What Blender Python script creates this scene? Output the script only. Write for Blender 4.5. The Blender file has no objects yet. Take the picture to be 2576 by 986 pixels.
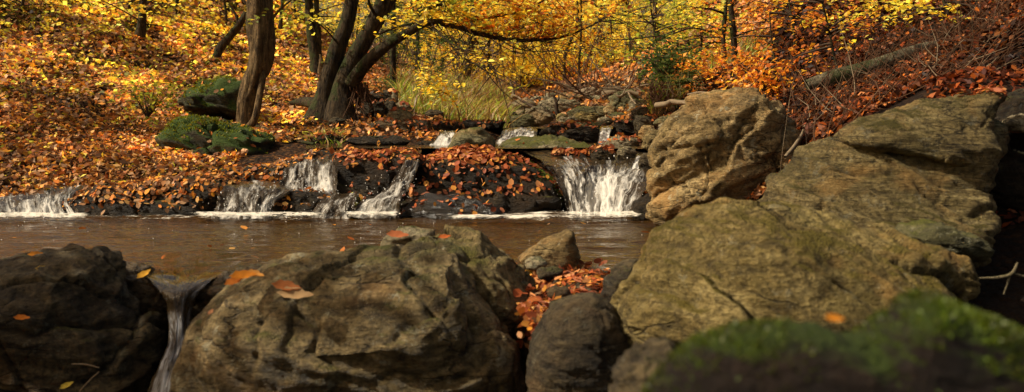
import bpy, math
import numpy as np
from mathutils import Vector

RS = np.random.RandomState(7)
scene = bpy.context.scene
COL = scene.collection

# ------------------------------------------------------------------ camera maths
F, CU, CV, HC = 2474.0, 1288.0, 493.0, 0.70        # focal length / centre (in photo units 2576 x 986), eye height
PITCH = math.atan(193.0 / F)
CP, SP = math.cos(PITCH), math.sin(PITCH)

def P(u, v, d):
    """world point seen at photo position u, v at the distance y = d"""
    u, v, d = np.broadcast_arrays(np.asarray(u, float), np.asarray(v, float), np.asarray(d, float))
    x = (u - CU) / F
    y = -(v - CV) / F
    wy = CP + y * SP
    wz = -SP + y * CP
    return np.stack([x / wy * d, d, HC + wz / wy * d], -1)

def pxm(d):
    return d / F

# ------------------------------------------------------------------ noise
_perm = np.random.RandomState(11).permutation(256)
_perm = np.concatenate([_perm, _perm, _perm])
_grad = np.random.RandomState(12).normal(size=(256, 3))
_grad /= np.linalg.norm(_grad, axis=1)[:, None]

def perlin(p):
    p = np.asarray(p, float)
    i = np.floor(p).astype(int)
    f = p - i
    w = f * f * f * (f * (f * 6 - 15) + 10)
    i &= 255
    out = 0
    for dx in (0, 1):
        for dy in (0, 1):
            for dz in (0, 1):
                h = _perm[_perm[_perm[i[..., 0] + dx] + i[..., 1] + dy] + i[..., 2] + dz]
                g = _grad[h]
                dot = g[..., 0] * (f[..., 0] - dx) + g[..., 1] * (f[..., 1] - dy) + g[..., 2] * (f[..., 2] - dz)
                out = out + dot * (w[..., 0] if dx else 1 - w[..., 0]) * (w[..., 1] if dy else 1 - w[..., 1]) * (w[..., 2] if dz else 1 - w[..., 2])
    return out * 1.5

def fbm(p, octv=4, gain=0.5, lac=2.03):
    a, s = 1.0, 0
    for o in range(octv):
        s = s + a * perlin(p)
        p = p * lac + 17.3
        a *= gain
    return s

def ridged(p, octv=3):
    a, s = 1.0, 0
    for o in range(octv):
        s = s + a * (1 - np.abs(perlin(p)) * 2)
        p = p * 2.1 + 5.1
        a *= 0.5
    return s

def unit(v):
    return v / np.maximum(np.linalg.norm(v, axis=-1, keepdims=True), 1e-9)

def smooth(a, b, x):
    t = np.clip((x - a) / (b - a), 0, 1)
    return t * t * (3 - 2 * t)

# ------------------------------------------------------------------ mesh helpers
def mesh(name, V, faces, mat=None, sm=True, col=None, uv=None, mats=None, midx=None):
    """faces: list of (n,k) int arrays"""
    me = bpy.data.meshes.new(name)
    V = np.asarray(V, np.float32)
    me.vertices.add(len(V))
    me.vertices.foreach_set("co", V.ravel())
    faces = [np.asarray(f, np.int32) for f in faces if len(f)]
    nl = sum(f.size for f in faces)
    npoly = sum(len(f) for f in faces)
    me.loops.add(nl)
    me.polygons.add(npoly)
    lv = np.concatenate([f.ravel() for f in faces])
    ls = []
    o = 0
    for f in faces:
        ls.append(o + np.arange(len(f)) * f.shape[1])
        o += f.size
    me.loops.foreach_set("vertex_index", lv)
    me.polygons.foreach_set("loop_start", np.concatenate(ls).astype(np.int32))
    if sm:
        me.polygons.foreach_set("use_smooth", np.ones(npoly, bool))
    if col is not None:
        a = me.attributes.new("Col", 'FLOAT_COLOR', 'POINT')
        c = np.ones((len(V), 4), np.float32)
        c[:, :3] = col
        a.data.foreach_set("color", c.ravel())
    if uv is not None:
        l = me.uv_layers.new(name="UVMap")
        l.data.foreach_set("uv", np.asarray(uv, np.float32)[lv].ravel())
    if mats:
        for m in mats:
            me.materials.append(m)
        me.polygons.foreach_set("material_index", np.asarray(midx, np.int32))
    elif mat:
        me.materials.append(mat)
    me.update(calc_edges=True)
    return me

def put(name, me, parent=None, loc=None):
    o = bpy.data.objects.new(name, me)
    COL.objects.link(o)
    if parent is not None:
        o.parent = parent
    if loc is not None:
        o.location = loc
    return o

def tag(o, label=None, cat=None, group=None, kind=None):
    if label: o["label"] = label
    if cat: o["category"] = cat
    if group: o["group"] = group
    if kind: o["kind"] = kind
    return o

def empty(name, loc, label, cat, group=None):
    o = bpy.data.objects.new(name, None)
    COL.objects.link(o)
    o.empty_display_size = 0.1
    o.location = loc
    return tag(o, label, cat, group)

def based(name, V, faces, mat, parent=None, **k):
    """object whose origin stands at the base of its vertices"""
    V = np.asarray(V, float)
    b = np.array([V[:, 0].mean(), V[:, 1].mean(), V[:, 2].min()]) if parent is None else np.array(parent.location)
    o = put(name, mesh(name, V - b, faces, mat, **k), parent)
    if parent is None:
        o.location = b
    return o

def grid_faces(nr, nc, wrap=False):
    r = np.arange(nr - 1)[:, None]
    c = np.arange(nc if wrap else nc - 1)[None, :]
    c2 = (c + 1) % nc
    return np.stack([r * nc + c, r * nc + c2, (r + 1) * nc + c2, (r + 1) * nc + c], -1).reshape(-1, 4)

def vnormals(V, Fq):
    a, b, c, d = (V[Fq[:, i]] for i in range(4))
    n = np.cross(c - a, d - b)
    N = np.zeros_like(V)
    for i in range(4):
        np.add.at(N, Fq[:, i], n)
    return unit(N)

def tube(pts, rad, sides=10, cap=True, seed=0, bumpy=0.0, seg=None):
    """tapered tube along smooth polyline; returns verts, [quads]"""
    pts = np.asarray(pts, float)
    rad = np.asarray(rad, float)
    if seg:
        t = np.linspace(0, len(pts) - 1, seg)
        pts = catmull(pts, t)
        rad = np.interp(t, np.arange(len(rad)), rad)
    n = len(pts)
    T = unit(np.gradient(pts, axis=0))
    ref = np.array([0.0, 1.0, 0.0]) if abs(T[0][1]) < 0.8 else np.array([1.0, 0, 0])
    S = unit(np.cross(T, ref))
    B = np.cross(T, S)
    a = np.linspace(0, 2 * np.pi, sides, endpoint=False)
    ring = S[:, None, :] * np.cos(a)[None, :, None] + B[:, None, :] * np.sin(a)[None, :, None]
    r = rad[:, None] * np.ones(sides)
    V = pts[:, None, :] + ring * r[..., None]
    if bumpy:
        q = (V - pts[:, None, :] * np.array([1, 1, 0])) / max(rad.max(), 0.02) * (np.array([2.4, 2.4, 0.16]) if bumpy > 0.25 else np.array([1.6, 1.6, 0.25])) + seed * 3.7
        V = V + ring * (r * bumpy * fbm(q, 3))[..., None]
    return V.reshape(-1, 3), grid_faces(n, sides, True)

def catmull(p, t):
    n = len(p)
    q = np.vstack([2 * p[0] - p[1], p, 2 * p[-1] - p[-2]])
    i = np.clip(np.floor(t).astype(int), 0, n - 2)
    f = (t - i)[:, None]
    p0, p1, p2, p3 = q[i], q[i + 1], q[i + 2], q[i + 3]
    return 0.5 * (2 * p1 + (p2 - p0) * f + (2 * p0 - 5 * p1 + 4 * p2 - p3) * f ** 2 + (3 * p1 - p0 - 3 * p2 + p3) * f ** 3)

def join(parts):
    Vs, Fs, o = [], [], 0
    for V, Fq in parts:
        Vs.append(V)
        Fs.append(Fq + o)
        o += len(V)
    return np.vstack(Vs), np.vstack(Fs)

# ------------------------------------------------------------------ materials
class NT:
    def __init__(s, name):
        s.m = bpy.data.materials.new(name)
        s.m.use_nodes = True
        s.t = s.m.node_tree
        s.t.nodes.clear()
        s.out = s.n('ShaderNodeOutputMaterial')
    def n(s, ty, **k):
        x = s.t.nodes.new(ty)
        for a, b in k.items():
            if a.startswith('_'):
                x.inputs[a[1:].replace('_', ' ')].default_value = b
            else:
                setattr(x, a, b)
        return x
    def l(s, a, b):
        s.t.links.new(a, b)
    def val(s, sock, v):
        if isinstance(v, bpy.types.NodeSocket): s.l(v, sock)
        else: sock.default_value = v
    def math(s, op, a, b=0.0, c=None, clamp=False):
        x = s.n('ShaderNodeMath', operation=op, use_clamp=clamp)
        s.val(x.inputs[0], a); s.val(x.inputs[1], b)
        if c is not None: s.val(x.inputs[2], c)
        return x.outputs[0]
    def mix(s, f, a, b, blend='MIX'):
        x = s.n('ShaderNodeMix', data_type='RGBA', blend_type=blend)
        s.val(x.inputs[0], f)
        for i, v in ((6, a), (7, b)):
            s.val(x.inputs[i], v if isinstance(v, bpy.types.NodeSocket) else (*v, 1))
        return x.outputs[2]
    def noise(s, vec, scale, detail=5, rough=0.6, dist=0.0):
        x = s.n('ShaderNodeTexNoise', _Scale=scale, _Detail=detail, _Roughness=rough, _Distortion=dist)
        if vec is not None: s.l(vec, x.inputs['Vector'])
        return x.outputs['Fac']
    def ramp(s, f, stops):
        x = s.n('ShaderNodeValToRGB')
        e = x.color_ramp.elements
        while len(e) < len(stops): e.new(0.5)
        for q, (p, c) in zip(e, stops):
            q.position = p
            q.color = (*c, 1) if isinstance(c, tuple) else (c, c, c, 1)
        s.l(f, x.inputs[0])
        return x.outputs[0]
    def mapr(s, f, a, b, c=0.0, d=1.0):
        x = s.n('ShaderNodeMapRange', interpolation_type='SMOOTHSTEP')
        s.val(x.inputs[0], f)
        for i, v in enumerate((a, b, c, d)): x.inputs[i + 1].default_value = v
        return x.outputs[0]
    def scalev(s, vec, sc, rot=(0, 0, 0)):
        x = s.n('ShaderNodeMapping')
        x.inputs['Scale'].default_value = sc
        x.inputs['Rotation'].default_value = rot
        s.l(vec, x.inputs['Vector'])
        return x.outputs[0]
    def pos(s):
        return s.n('ShaderNodeNewGeometry').outputs['Position']

def mat_rock(name, dark, mid, light, aniso=3.2, spec=0.3, moss=0.3, mosscol=(0.07, 0.09, 0.012), rough=0.85, rot=(0.3, 0.5, 0.2), wet=None, wr=0.02, wetshade=0.25, sc=1.0, bump=1.0, lichen=0.25):
    t = NT(name)
    g = t.n('ShaderNodeNewGeometry')
    p = g.outputs['Position']
    ps = t.scalev(p, (1.0, 1.0, aniso), rot)
    big = t.noise(ps, 2.2 * sc, 6, 0.62, 0.4)
    med = t.noise(ps, 9 * sc, 8, 0.68, 0.2)
    fine = t.noise(p, 48 * sc, 6, 0.7)
    vor = t.n('ShaderNodeTexVoronoi', feature='DISTANCE_TO_EDGE', _Scale=2.6 * sc)
    dv = t.n('ShaderNodeMixRGB', blend_type='ADD')
    dv.inputs[0].default_value = 0.30
    t.l(ps, dv.inputs[1])
    nz = t.n('ShaderNodeTexNoise', _Scale=4.0 * sc, _Detail=5.0)
    t.l(ps, nz.inputs['Vector'])
    t.l(nz.outputs['Color'], dv.inputs[2])
    t.l(dv.outputs[0], vor.inputs['Vector'])
    crack0 = t.mapr(vor.outputs['Distance'], 0.0, 0.03)
    crack = t.math('MAXIMUM', crack0, t.mapr(t.noise(p, 1.7 * sc, 3), 0.42, 0.52))
    f = t.math('MULTIPLY_ADD', med, 0.55, t.math('MULTIPLY', big, 0.55))
    base = t.ramp(f, [(0.40, dark), (0.53, mid), (0.67, light)])
    stain = t.mapr(t.noise(p, 1.5 * sc, 5, 0.65, 0.6), 0.46, 0.64, 0.0, 0.62)
    base = t.mix(stain, base, (mid[0] * 0.42, mid[1] * 0.46, mid[2] * 0.32))
    base = t.mix(t.mapr(fine, 0.36, 0.58, 0.75, 0.0), base, dark)
    pits = t.mapr(t.noise(p, 16 * sc, 5, 0.75), 0.30, 0.40, 0.75, 0.0)
    base = t.mix(pits, base, tuple(c * 0.35 for c in dark))
    base = t.mix(t.math('SUBTRACT', 0.75, t.math('MULTIPLY', crack, 0.75)), base, tuple(c * 0.3 for c in dark))
    och = t.mapr(t.noise(p, 2.3 * sc, 4, 0.6, 0.8), 0.52, 0.68, 0.0, 0.55)
    base = t.mix(och, base, (light[0] * 0.85, light[1] * 0.62, light[2] * 0.40))
    grit = t.mapr(t.noise(p, 130 * sc, 3, 0.8), 0.56, 0.70, 0.0, 0.45)
    base = t.mix(grit, base, light)
    lic = t.mapr(t.noise(p, 11 * sc, 8, 0.8), 0.575, 0.61, 0.0, min(1, lichen * 1.6))
    base = t.mix(lic, base, (0.42, 0.40, 0.27))
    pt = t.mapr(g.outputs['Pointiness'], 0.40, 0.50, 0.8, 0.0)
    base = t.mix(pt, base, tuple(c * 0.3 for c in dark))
    sep = t.n('ShaderNodeSeparateXYZ')
    t.l(g.outputs['Normal'], sep.inputs[0])
    mn = t.noise(p, 3.4 * sc, 6, 0.7)
    mk = t.math('ADD', t.math('MULTIPLY', sep.outputs['Z'], 0.45), mn)
    thr = 1.20 - moss * 0.62
    mm = t.mapr(mk, thr - 0.10, thr + 0.10)
    mcol = t.mix(t.noise(p, 60, 4, 0.7), tuple(c * 0.35 for c in mosscol), tuple(c * 1.9 for c in mosscol))
    base = t.mix(mm, base, mcol)
    rg = rough
    if wet is not None:  # wet waterline, widened so the shaded lower rock is darkened in colour
        zz = t.n('ShaderNodeSeparateXYZ')
        t.l(p, zz.inputs[0])
        wn = t.math('ADD', zz.outputs['Z'], t.math('MULTIPLY', t.math('SUBTRACT', med, 0.5), 0.25))
        w = t.mapr(wn, wet - wr, wet + 0.10, 1.0, 0.0)
        base = t.mix(t.math('MULTIPLY', w, 1 - wetshade), base, tuple(c * 0.12 for c in mid))
        rg = t.math('SUBTRACT', rough, t.math('MULTIPLY', w, rough - 0.25))
    h = t.math('ADD', t.math('MULTIPLY', med, 0.8), t.math('MULTIPLY', fine, 0.5))
    h = t.math('ADD', h, t.math('MULTIPLY', t.noise(t.scalev(p, (1, 1, aniso * 1.4), rot), 20 * sc, 5, 0.7), 0.5))
    h = t.math('ADD', h, t.math('MULTIPLY', crack, 0.25))
    h = t.math('SUBTRACT', h, t.math('MULTIPLY', pits, 0.25))
    h = t.math('ADD', h, t.math('MULTIPLY', t.math('MULTIPLY', mm, t.noise(p, 120, 3)), 0.8))
    b = t.n('ShaderNodeBump', _Strength=0.9 * bump, _Distance=0.05)
    t.l(h, b.inputs['Height'])
    s = t.n('ShaderNodeBsdfPrincipled')
    t.l(base, s.inputs['Base Color'])
    t.val(s.inputs['Roughness'], rg)
    s.inputs['Specular IOR Level'].default_value = spec
    t.l(b.outputs[0], s.inputs['Normal'])
    t.l(s.outputs[0], t.out.inputs[0])
    return t.m

def mat_leaf(name, trans=0.5, gloss=0.06, boost=1.0):
    t = NT(name)
    a = t.n('ShaderNodeAttribute', attribute_name="Col").outputs['Color']
    c = a
    if boost != 1.0:
        c = t.mix(1.0, a, (boost, boost, boost), 'MULTIPLY')
    d = t.n('ShaderNodeBsdfDiffuse')
    r = t.n('ShaderNodeBsdfTranslucent')
    t.l(c, d.inputs[0]); t.l(c, r.inputs[0])
    m = t.n('ShaderNodeMixShader'); m.inputs[0].default_value = trans
    t.l(d.outputs[0], m.inputs[1]); t.l(r.outputs[0], m.inputs[2])
    gl = t.n('ShaderNodeBsdfGlossy', _Roughness=0.5)
    m2 = t.n('ShaderNodeMixShader'); m2.inputs[0].default_value = gloss
    t.l(m.outputs[0], m2.inputs[1]); t.l(gl.outputs[0], m2.inputs[2])
    t.l(m2.outputs[0], t.out.inputs[0])
    return t.m

def mat_bark(name, dark, light, moss=0.2, sc=1.0):
    t = NT(name)
    g = t.n('ShaderNodeNewGeometry')
    p = g.outputs['Position']
    ps = t.scalev(p, (1, 1, 0.22))
    a = t.noise(ps, 30 * sc, 6, 0.65)
    b_ = t.noise(p, 6 * sc, 6, 0.7)
    base = t.ramp(t.math('ADD', t.math('MULTIPLY', a, 0.6), t.math('MULTIPLY', b_, 0.4)), [(0.41, dark), (0.57, light)])
    spots = t.mapr(t.noise(p, 22 * sc, 5, 0.7), 0.58, 0.70, 0, 0.6)
    base = t.mix(spots, base, tuple(min(1, c * 2.2) for c in light))
    sep = t.n('ShaderNodeSeparateXYZ'); t.l(g.outputs['Normal'], sep.inputs[0])
    mm = t.mapr(t.math('SUBTRACT', t.noise(p, 4, 5, 0.7), t.math('MULTIPLY', sep.outputs['X'], 0.15)), 0.72 - moss * 0.4, 0.82 - moss * 0.4)
    base = t.mix(t.math('MULTIPLY', mm, 0.8), base, (0.035, 0.045, 0.010))
    bp = t.n('ShaderNodeBump', _Strength=1.0, _Distance=0.045)
    t.l(a, bp.inputs['Height'])
    s = t.n('ShaderNodeBsdfPrincipled', _Roughness=0.9)
    s.inputs['Specular IOR Level'].default_value = 0.2
    t.l(base, s.inputs['Base Color']); t.l(bp.outputs[0], s.inputs['Normal'])
    t.l(s.outputs[0], t.out.inputs[0])
    return t.m

def mat_ground():
    t = NT('leaf_litter_soil')
    p = t.pos()
    v = t.n('ShaderNodeTexVoronoi', _Scale=26.0)
    t.l(p, v.inputs['Vector'])
    sx = t.n('ShaderNodeSeparateXYZ'); t.l(v.outputs['Color'], sx.inputs[0])
    c = t.ramp(sx.outputs[0], [(0.0, (0.010, 0.005, 0.002)), (0.45, (0.035, 0.014, 0.005)), (0.75, (0.13, 0.045, 0.010)), (1.0, (0.26, 0.11, 0.022))])
    big = t.noise(p, 0.9, 5, 0.65)
    c = t.mix(t.mapr(big, 0.35, 0.65, 0.75, 0.1), c, (0.018, 0.011, 0.006))
    c = t.mix(t.mapr(v.outputs['Distance'], 0.03, 0.06, 0.0, 0.0), c, (0, 0, 0))
    z = t.n('ShaderNodeSeparateXYZ'); t.l(p, z.inputs[0])
    wet = t.mapr(z.outputs['Z'], 0.0, 0.08, 1.0, 0.0)
    c = t.mix(wet, c, (0.022, 0.014, 0.007))
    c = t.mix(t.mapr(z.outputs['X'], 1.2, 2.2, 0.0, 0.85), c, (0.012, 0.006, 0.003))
    b = t.n('ShaderNodeBump', _Strength=0.9, _Distance=0.05)
    t.l(t.math('SUBTRACT', t.noise(p, 20, 5), v.outputs['Distance']), b.inputs['Height'])
    s = t.n('ShaderNodeBsdfPrincipled', _Roughness=0.9)
    s.inputs['Specular IOR Level'].default_value = 0.15
    t.l(c, s.inputs['Base Color']); t.l(b.outputs[0], s.inputs['Normal'])
    t.l(s.outputs[0], t.out.inputs[0])
    return t.m

def mat_water(name, deep, foam_y=None, foam=0.0, rip=1.0):
    """dark peaty stream water with drifting foam near the falls"""
    t = NT(name)
    p = t.pos()
    pr = t.scalev(p, (1.0, 2.6, 1.0))
    h = t.math('ADD', t.noise(pr, 5.0, 3, 0.55, 0.5), t.math('MULTIPLY', t.noise(pr, 17.0, 3, 0.6, 0.8), 0.35))
    b = t.n('ShaderNodeBump', _Strength=0.42 * rip, _Distance=0.035)
    t.l(h, b.inputs['Height'])
    c = t.mix(t.noise(t.scalev(p, (0.8, 1.6, 1)), 2.0, 4), tuple(x * 0.5 for x in deep), tuple(x * 1.2 for x in deep))
    s = t.n('ShaderNodeBsdfPrincipled', _Roughness=0.04, _IOR=1.33)
    t.l(c, s.inputs['Base Color']); t.l(b.outputs[0], s.inputs['Normal'])
    if foam_y:
        z = t.n('ShaderNodeSeparateXYZ'); t.l(p, z.inputs[0])
        near = t.mapr(z.outputs['Y'], foam_y[0], foam_y[1])
        fn = t.noise(t.scalev(p, (0.9, 3.2, 1)), 7.0, 8, 0.72, 0.6)
        fm = t.mapr(t.math('ADD', fn, t.math('MULTIPLY', near, 0.28)), 0.74 - foam, 0.88 - foam)
        d = t.n('ShaderNodeBsdfDiffuse'); d.inputs[0].default_value = (0.80, 0.74, 0.62, 1)
        mx = t.n('ShaderNodeMixShader')
        t.l(fm, mx.inputs[0]); t.l(s.outputs[0], mx.inputs[1]); t.l(d.outputs[0], mx.inputs[2])
        t.l(mx.outputs[0], t.out.inputs[0])
    else:
        t.l(s.outputs[0], t.out.inputs[0])
    return t.m

def mat_falls(name, white=0.5, tint=(0.85, 0.81, 0.72), vgain=0.16, hole=0.0):
    """falling water: clear film with white streaks running along the flow (UV v)"""
    t = NT(name)
    uv = t.n('ShaderNodeUVMap').outputs[0]
    s1 = t.noise(t.scalev(uv, (26, 2.2, 1)), 1.0, 6, 0.7, 0.9)
    s2 = t.noise(t.scalev(uv, (7, 1.6, 1)), 1.0, 4, 0.6, 0.4)
    s3 = t.noise(t.scalev(uv, (60, 14, 1)), 1.0, 4, 0.7, 0.5)
    y = t.n('ShaderNodeSeparateXYZ'); t.l(uv, y.inputs[0])
    a = t.math('ADD', t.math('MULTIPLY', s1, 0.5), t.math('ADD', t.math('MULTIPLY', s2, 0.5), t.math('MULTIPLY', s3, 0.25)))
    a = t.math('ADD', a, t.math('MULTIPLY', y.outputs[1], vgain))
    eg = t.n('ShaderNodeAttribute', attribute_name='Col').outputs['Fac']
    a = t.math('SUBTRACT', a, t.math('MULTIPLY', t.math('SUBTRACT', 1.0, eg), 0.24))
    wm = t.mapr(a, 0.80 - white * 0.3, 0.98 - white * 0.3)
    film = t.n('ShaderNodeBsdfPrincipled', _Roughness=0.06, _IOR=1.33)
    film.inputs['Base Color'].default_value = (0.030, 0.020, 0.010, 1)
    b = t.n('ShaderNodeBump', _Strength=0.7, _Distance=0.02)
    t.l(a, b.inputs['Height'])
    t.l(b.outputs[0], film.inputs['Normal'])
    d = t.n('ShaderNodeBsdfDiffuse'); d.inputs[0].default_value = (*tint, 1)
    t.l(b.outputs[0], d.inputs['Normal'])
    tr = t.n('ShaderNodeBsdfTranslucent'); tr.inputs[0].default_value = (*tint, 1)
    wmx = t.n('ShaderNodeMixShader'); wmx.inputs[0].default_value = 0.35
    t.l(d.outputs[0], wmx.inputs[1]); t.l(tr.outputs[0], wmx.inputs[2])
    m = t.n('ShaderNodeMixShader')
    t.l(wm, m.inputs[0]); t.l(film.outputs[0], m.inputs[1]); t.l(wmx.outputs[0], m.inputs[2])
    x = t.n('ShaderNodeBsdfTransparent')
    hole = t.mapr(a, 0.58 + hole - white * 0.25, 0.66 + hole - white * 0.25)
    m2 = t.n('ShaderNodeMixShader')
    t.l(hole, m2.inputs[0]); t.l(x.outputs[0], m2.inputs[1]); t.l(m.outputs[0], m2.inputs[2])
    t.l(m2.outputs[0], t.out.inputs[0])
    return t.m

def mat_plain(name, c, rough=0.8, var=0.4, sc=20):
    t = NT(name)
    b = t.mix(t.noise(t.pos(), sc, 5, 0.7), tuple(x * (1 - var) for x in c), tuple(x * (1 + var) for x in c))
    s = t.n('ShaderNodeBsdfPrincipled', _Roughness=rough)
    s.inputs['Specular IOR Level'].default_value = 0.25
    t.l(b, s.inputs['Base Color'])
    t.l(s.outputs[0], t.out.inputs[0])
    return t.m

M = {}
M['tan'] = mat_rock('tan_rock', (0.065, 0.040, 0.014), (0.32, 0.21, 0.080), (0.58, 0.42, 0.19), moss=0.30, mosscol=(0.11, 0.085, 0.012), lichen=0.35, wet=0.05, wr=0.32)
M['olive'] = mat_rock('olive_rock', (0.055, 0.037, 0.013), (0.19, 0.135, 0.048), (0.38, 0.28, 0.12), moss=0.36, mosscol=(0.10, 0.085, 0.010), rot=(0.5, -0.5, 0.1), lichen=0.25, wet=0.05, wr=0.32)
M['slabdark'] = mat_rock('layered_slab_rock', (0.065, 0.044, 0.014), (0.36, 0.26, 0.092), (0.66, 0.51, 0.22), aniso=7.0, bump=1.5, moss=0.40, mosscol=(0.12, 0.095, 0.008), rot=(0.15, 0.3, 0.0), lichen=0.25, wet=0.05, wr=0.32)
M['slab'] = mat_rock('slab_rock', (0.065, 0.044, 0.012), (0.31, 0.22, 0.066), (0.58, 0.44, 0.17), aniso=3.0, bump=1.3, moss=0.44, mosscol=(0.14, 0.105, 0.008), rot=(0.2, 0.35, 0.0), lichen=0.2, wet=0.05, wr=0.32)
M['wetbrown'] = mat_rock('wet_brown_rock', (0.020, 0.012, 0.005), (0.085, 0.052, 0.022), (0.17, 0.11, 0.05), moss=0.25, rough=0.30, lichen=0.05)
M['wetdark'] = mat_rock('glistening_dark_rock', (0.007, 0.0045, 0.002), (0.022, 0.014, 0.006), (0.060, 0.040, 0.018), moss=0.3, mosscol=(0.05, 0.05, 0.005), rough=0.22, lichen=0.02, spec=0.6)
M['boulderB'] = mat_rock('wet_olive_rock', (0.040, 0.026, 0.009), (0.20, 0.140, 0.052), (0.44, 0.32, 0.145), moss=0.40, mosscol=(0.085, 0.080, 0.009), rough=0.6, lichen=0.3, wet=0.0, wr=0.40)
M['grey'] = mat_rock('grey_rock', (0.045, 0.034, 0.018), (0.27, 0.21, 0.115), (0.52, 0.43, 0.26), moss=0.36, mosscol=(0.065, 0.075, 0.014), lichen=0.35)
M['dark'] = mat_rock('dark_wet_rock', (0.007, 0.0045, 0.002), (0.022, 0.014, 0.006), (0.060, 0.040, 0.018), moss=0.34, mosscol=(0.06, 0.060, 0.005), rough=0.5, lichen=0.03, spec=0.2)
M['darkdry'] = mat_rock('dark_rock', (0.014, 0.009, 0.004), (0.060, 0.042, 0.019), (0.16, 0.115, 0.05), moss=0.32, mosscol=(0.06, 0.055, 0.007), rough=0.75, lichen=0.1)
M['moss'] = mat_rock('mossy_rock', (0.018, 0.016, 0.008), (0.055, 0.048, 0.020), (0.14, 0.12, 0.05), moss=0.95, mosscol=(0.050, 0.085, 0.010), lichen=0.05)
M['greenrock'] = mat_rock('green_grey_rock', (0.045, 0.040, 0.016), (0.135, 0.120, 0.050), (0.30, 0.25, 0.12), moss=0.46, mosscol=(0.095, 0.095, 0.012), lichen=0.3)
M['nearmoss'] = mat_rock('near_mossy_rock', (0.008, 0.0035, 0.0015), (0.018, 0.008, 0.003), (0.035, 0.017, 0.007), moss=0.54, mosscol=(0.030, 0.048, 0.001), lichen=0.0)
M['litter'] = mat_leaf('fallen_leaf', trans=0.25, gloss=0.012, boost=1.6)
M['leaf'] = mat_leaf('hanging_leaf', trans=0.60, gloss=0.02, boost=1.5)
M['blade'] = mat_leaf('grass_blade', trans=0.45, gloss=0.04)
M['bark'] = mat_bark('beech_bark', (0.008, 0.005, 0.0028), (0.064, 0.042, 0.020), moss=0.45)
M['barkl'] = mat_bark('pale_bark', (0.035, 0.021, 0.009), (0.18, 0.115, 0.050), moss=0.15)
M['log'] = mat_bark('bleached_log', (0.03, 0.022, 0.012), (0.17, 0.14, 0.085), moss=0.6)
M['twig'] = mat_plain('dead_wood', (0.20, 0.145, 0.085), 0.85, 0.5, 30)
M['twigd'] = mat_plain('dark_twig', (0.045, 0.028, 0.016), 0.9, 0.5, 30)
M['root'] = mat_plain('root', (0.085, 0.040, 0.018), 0.9, 0.5, 40)
M['ground'] = mat_ground()
M['pool'] = mat_water('pool_water', (0.046, 0.020, 0.0022), (6.6, 7.2), 0.0, 1.0)
M['upper'] = mat_water('upper_pool_water', (0.050, 0.026, 0.008), None, 0, 0.6)
M['falls'] = mat_falls('falling_water', 0.46)
M['bigfalls'] = mat_falls('big_falls_water', 0.36, vgain=0.25)
M['rapids'] = mat_falls('rapid_water', 0.42)
def mat_foam():
    t = NT('foam')
    uv = t.n('ShaderNodeUVMap').outputs[0]
    y = t.n('ShaderNodeSeparateXYZ'); t.l(uv, y.inputs[0])
    v = t.math('ADD', y.outputs[1], t.math('MULTIPLY', t.math('SUBTRACT', t.noise(t.pos(), 2.5, 4, 0.6), 0.5), 0.5))
    p = t.pos()
    n1 = t.noise(t.scalev(p, (2.4, 5.0, 1)), 3.6, 8, 0.75, 1.4)
    n2 = t.noise(p, 42.0, 4, 0.7, 0.4)
    fall = t.math('MULTIPLY', t.mapr(v, 0.0, 0.10), t.mapr(v, 0.25, 1.0, 1.0, 0.0))
    e = t.n('ShaderNodeAttribute', attribute_name="Col").outputs['Fac']
    a = t.math('ADD', t.math('ADD', n1, t.math('MULTIPLY', n2, 0.22)), t.math('MULTIPLY', t.math('MULTIPLY', fall, e), 0.36))
    m = t.mapr(a, 0.83, 1.02, 0.0, 0.92)
    d = t.n('ShaderNodeBsdfDiffuse'); d.inputs[0].default_value = (0.74, 0.68, 0.56, 1)
    x = t.n('ShaderNodeBsdfTransparent')
    mx = t.n('ShaderNodeMixShader')
    t.l(m, mx.inputs[0]); t.l(x.outputs[0], mx.inputs[1]); t.l(d.outputs[0], mx.inputs[2])
    t.l(mx.outputs[0], t.out.inputs[0])
    return t.m
M['foam'] = mat_foam()
M['smallfalls'] = mat_falls('small_falls_water', 0.70)
M['spill'] = mat_falls('spill_water', 0.32, (0.60, 0.62, 0.66), vgain=0.18, hole=0.07)
M['spray'] = mat_plain('water_drops', (0.80, 0.77, 0.70), 0.3, 0.1, 10)

# ------------------------------------------------------------------ terrain
def tps_fit(X, Z):
    d = np.linalg.norm(X[:, None] - X[None], axis=-1)
    K = np.where(d > 0, d * d * np.log(d + 1e-9), 0) + np.eye(len(X)) * 0.02
    Pm = np.hstack([np.ones((len(X), 1)), X])
    A = np.block([[K, Pm], [Pm.T, np.zeros((3, 3))]])
    return np.linalg.solve(A, np.concatenate([Z, np.zeros(3)]))

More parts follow.
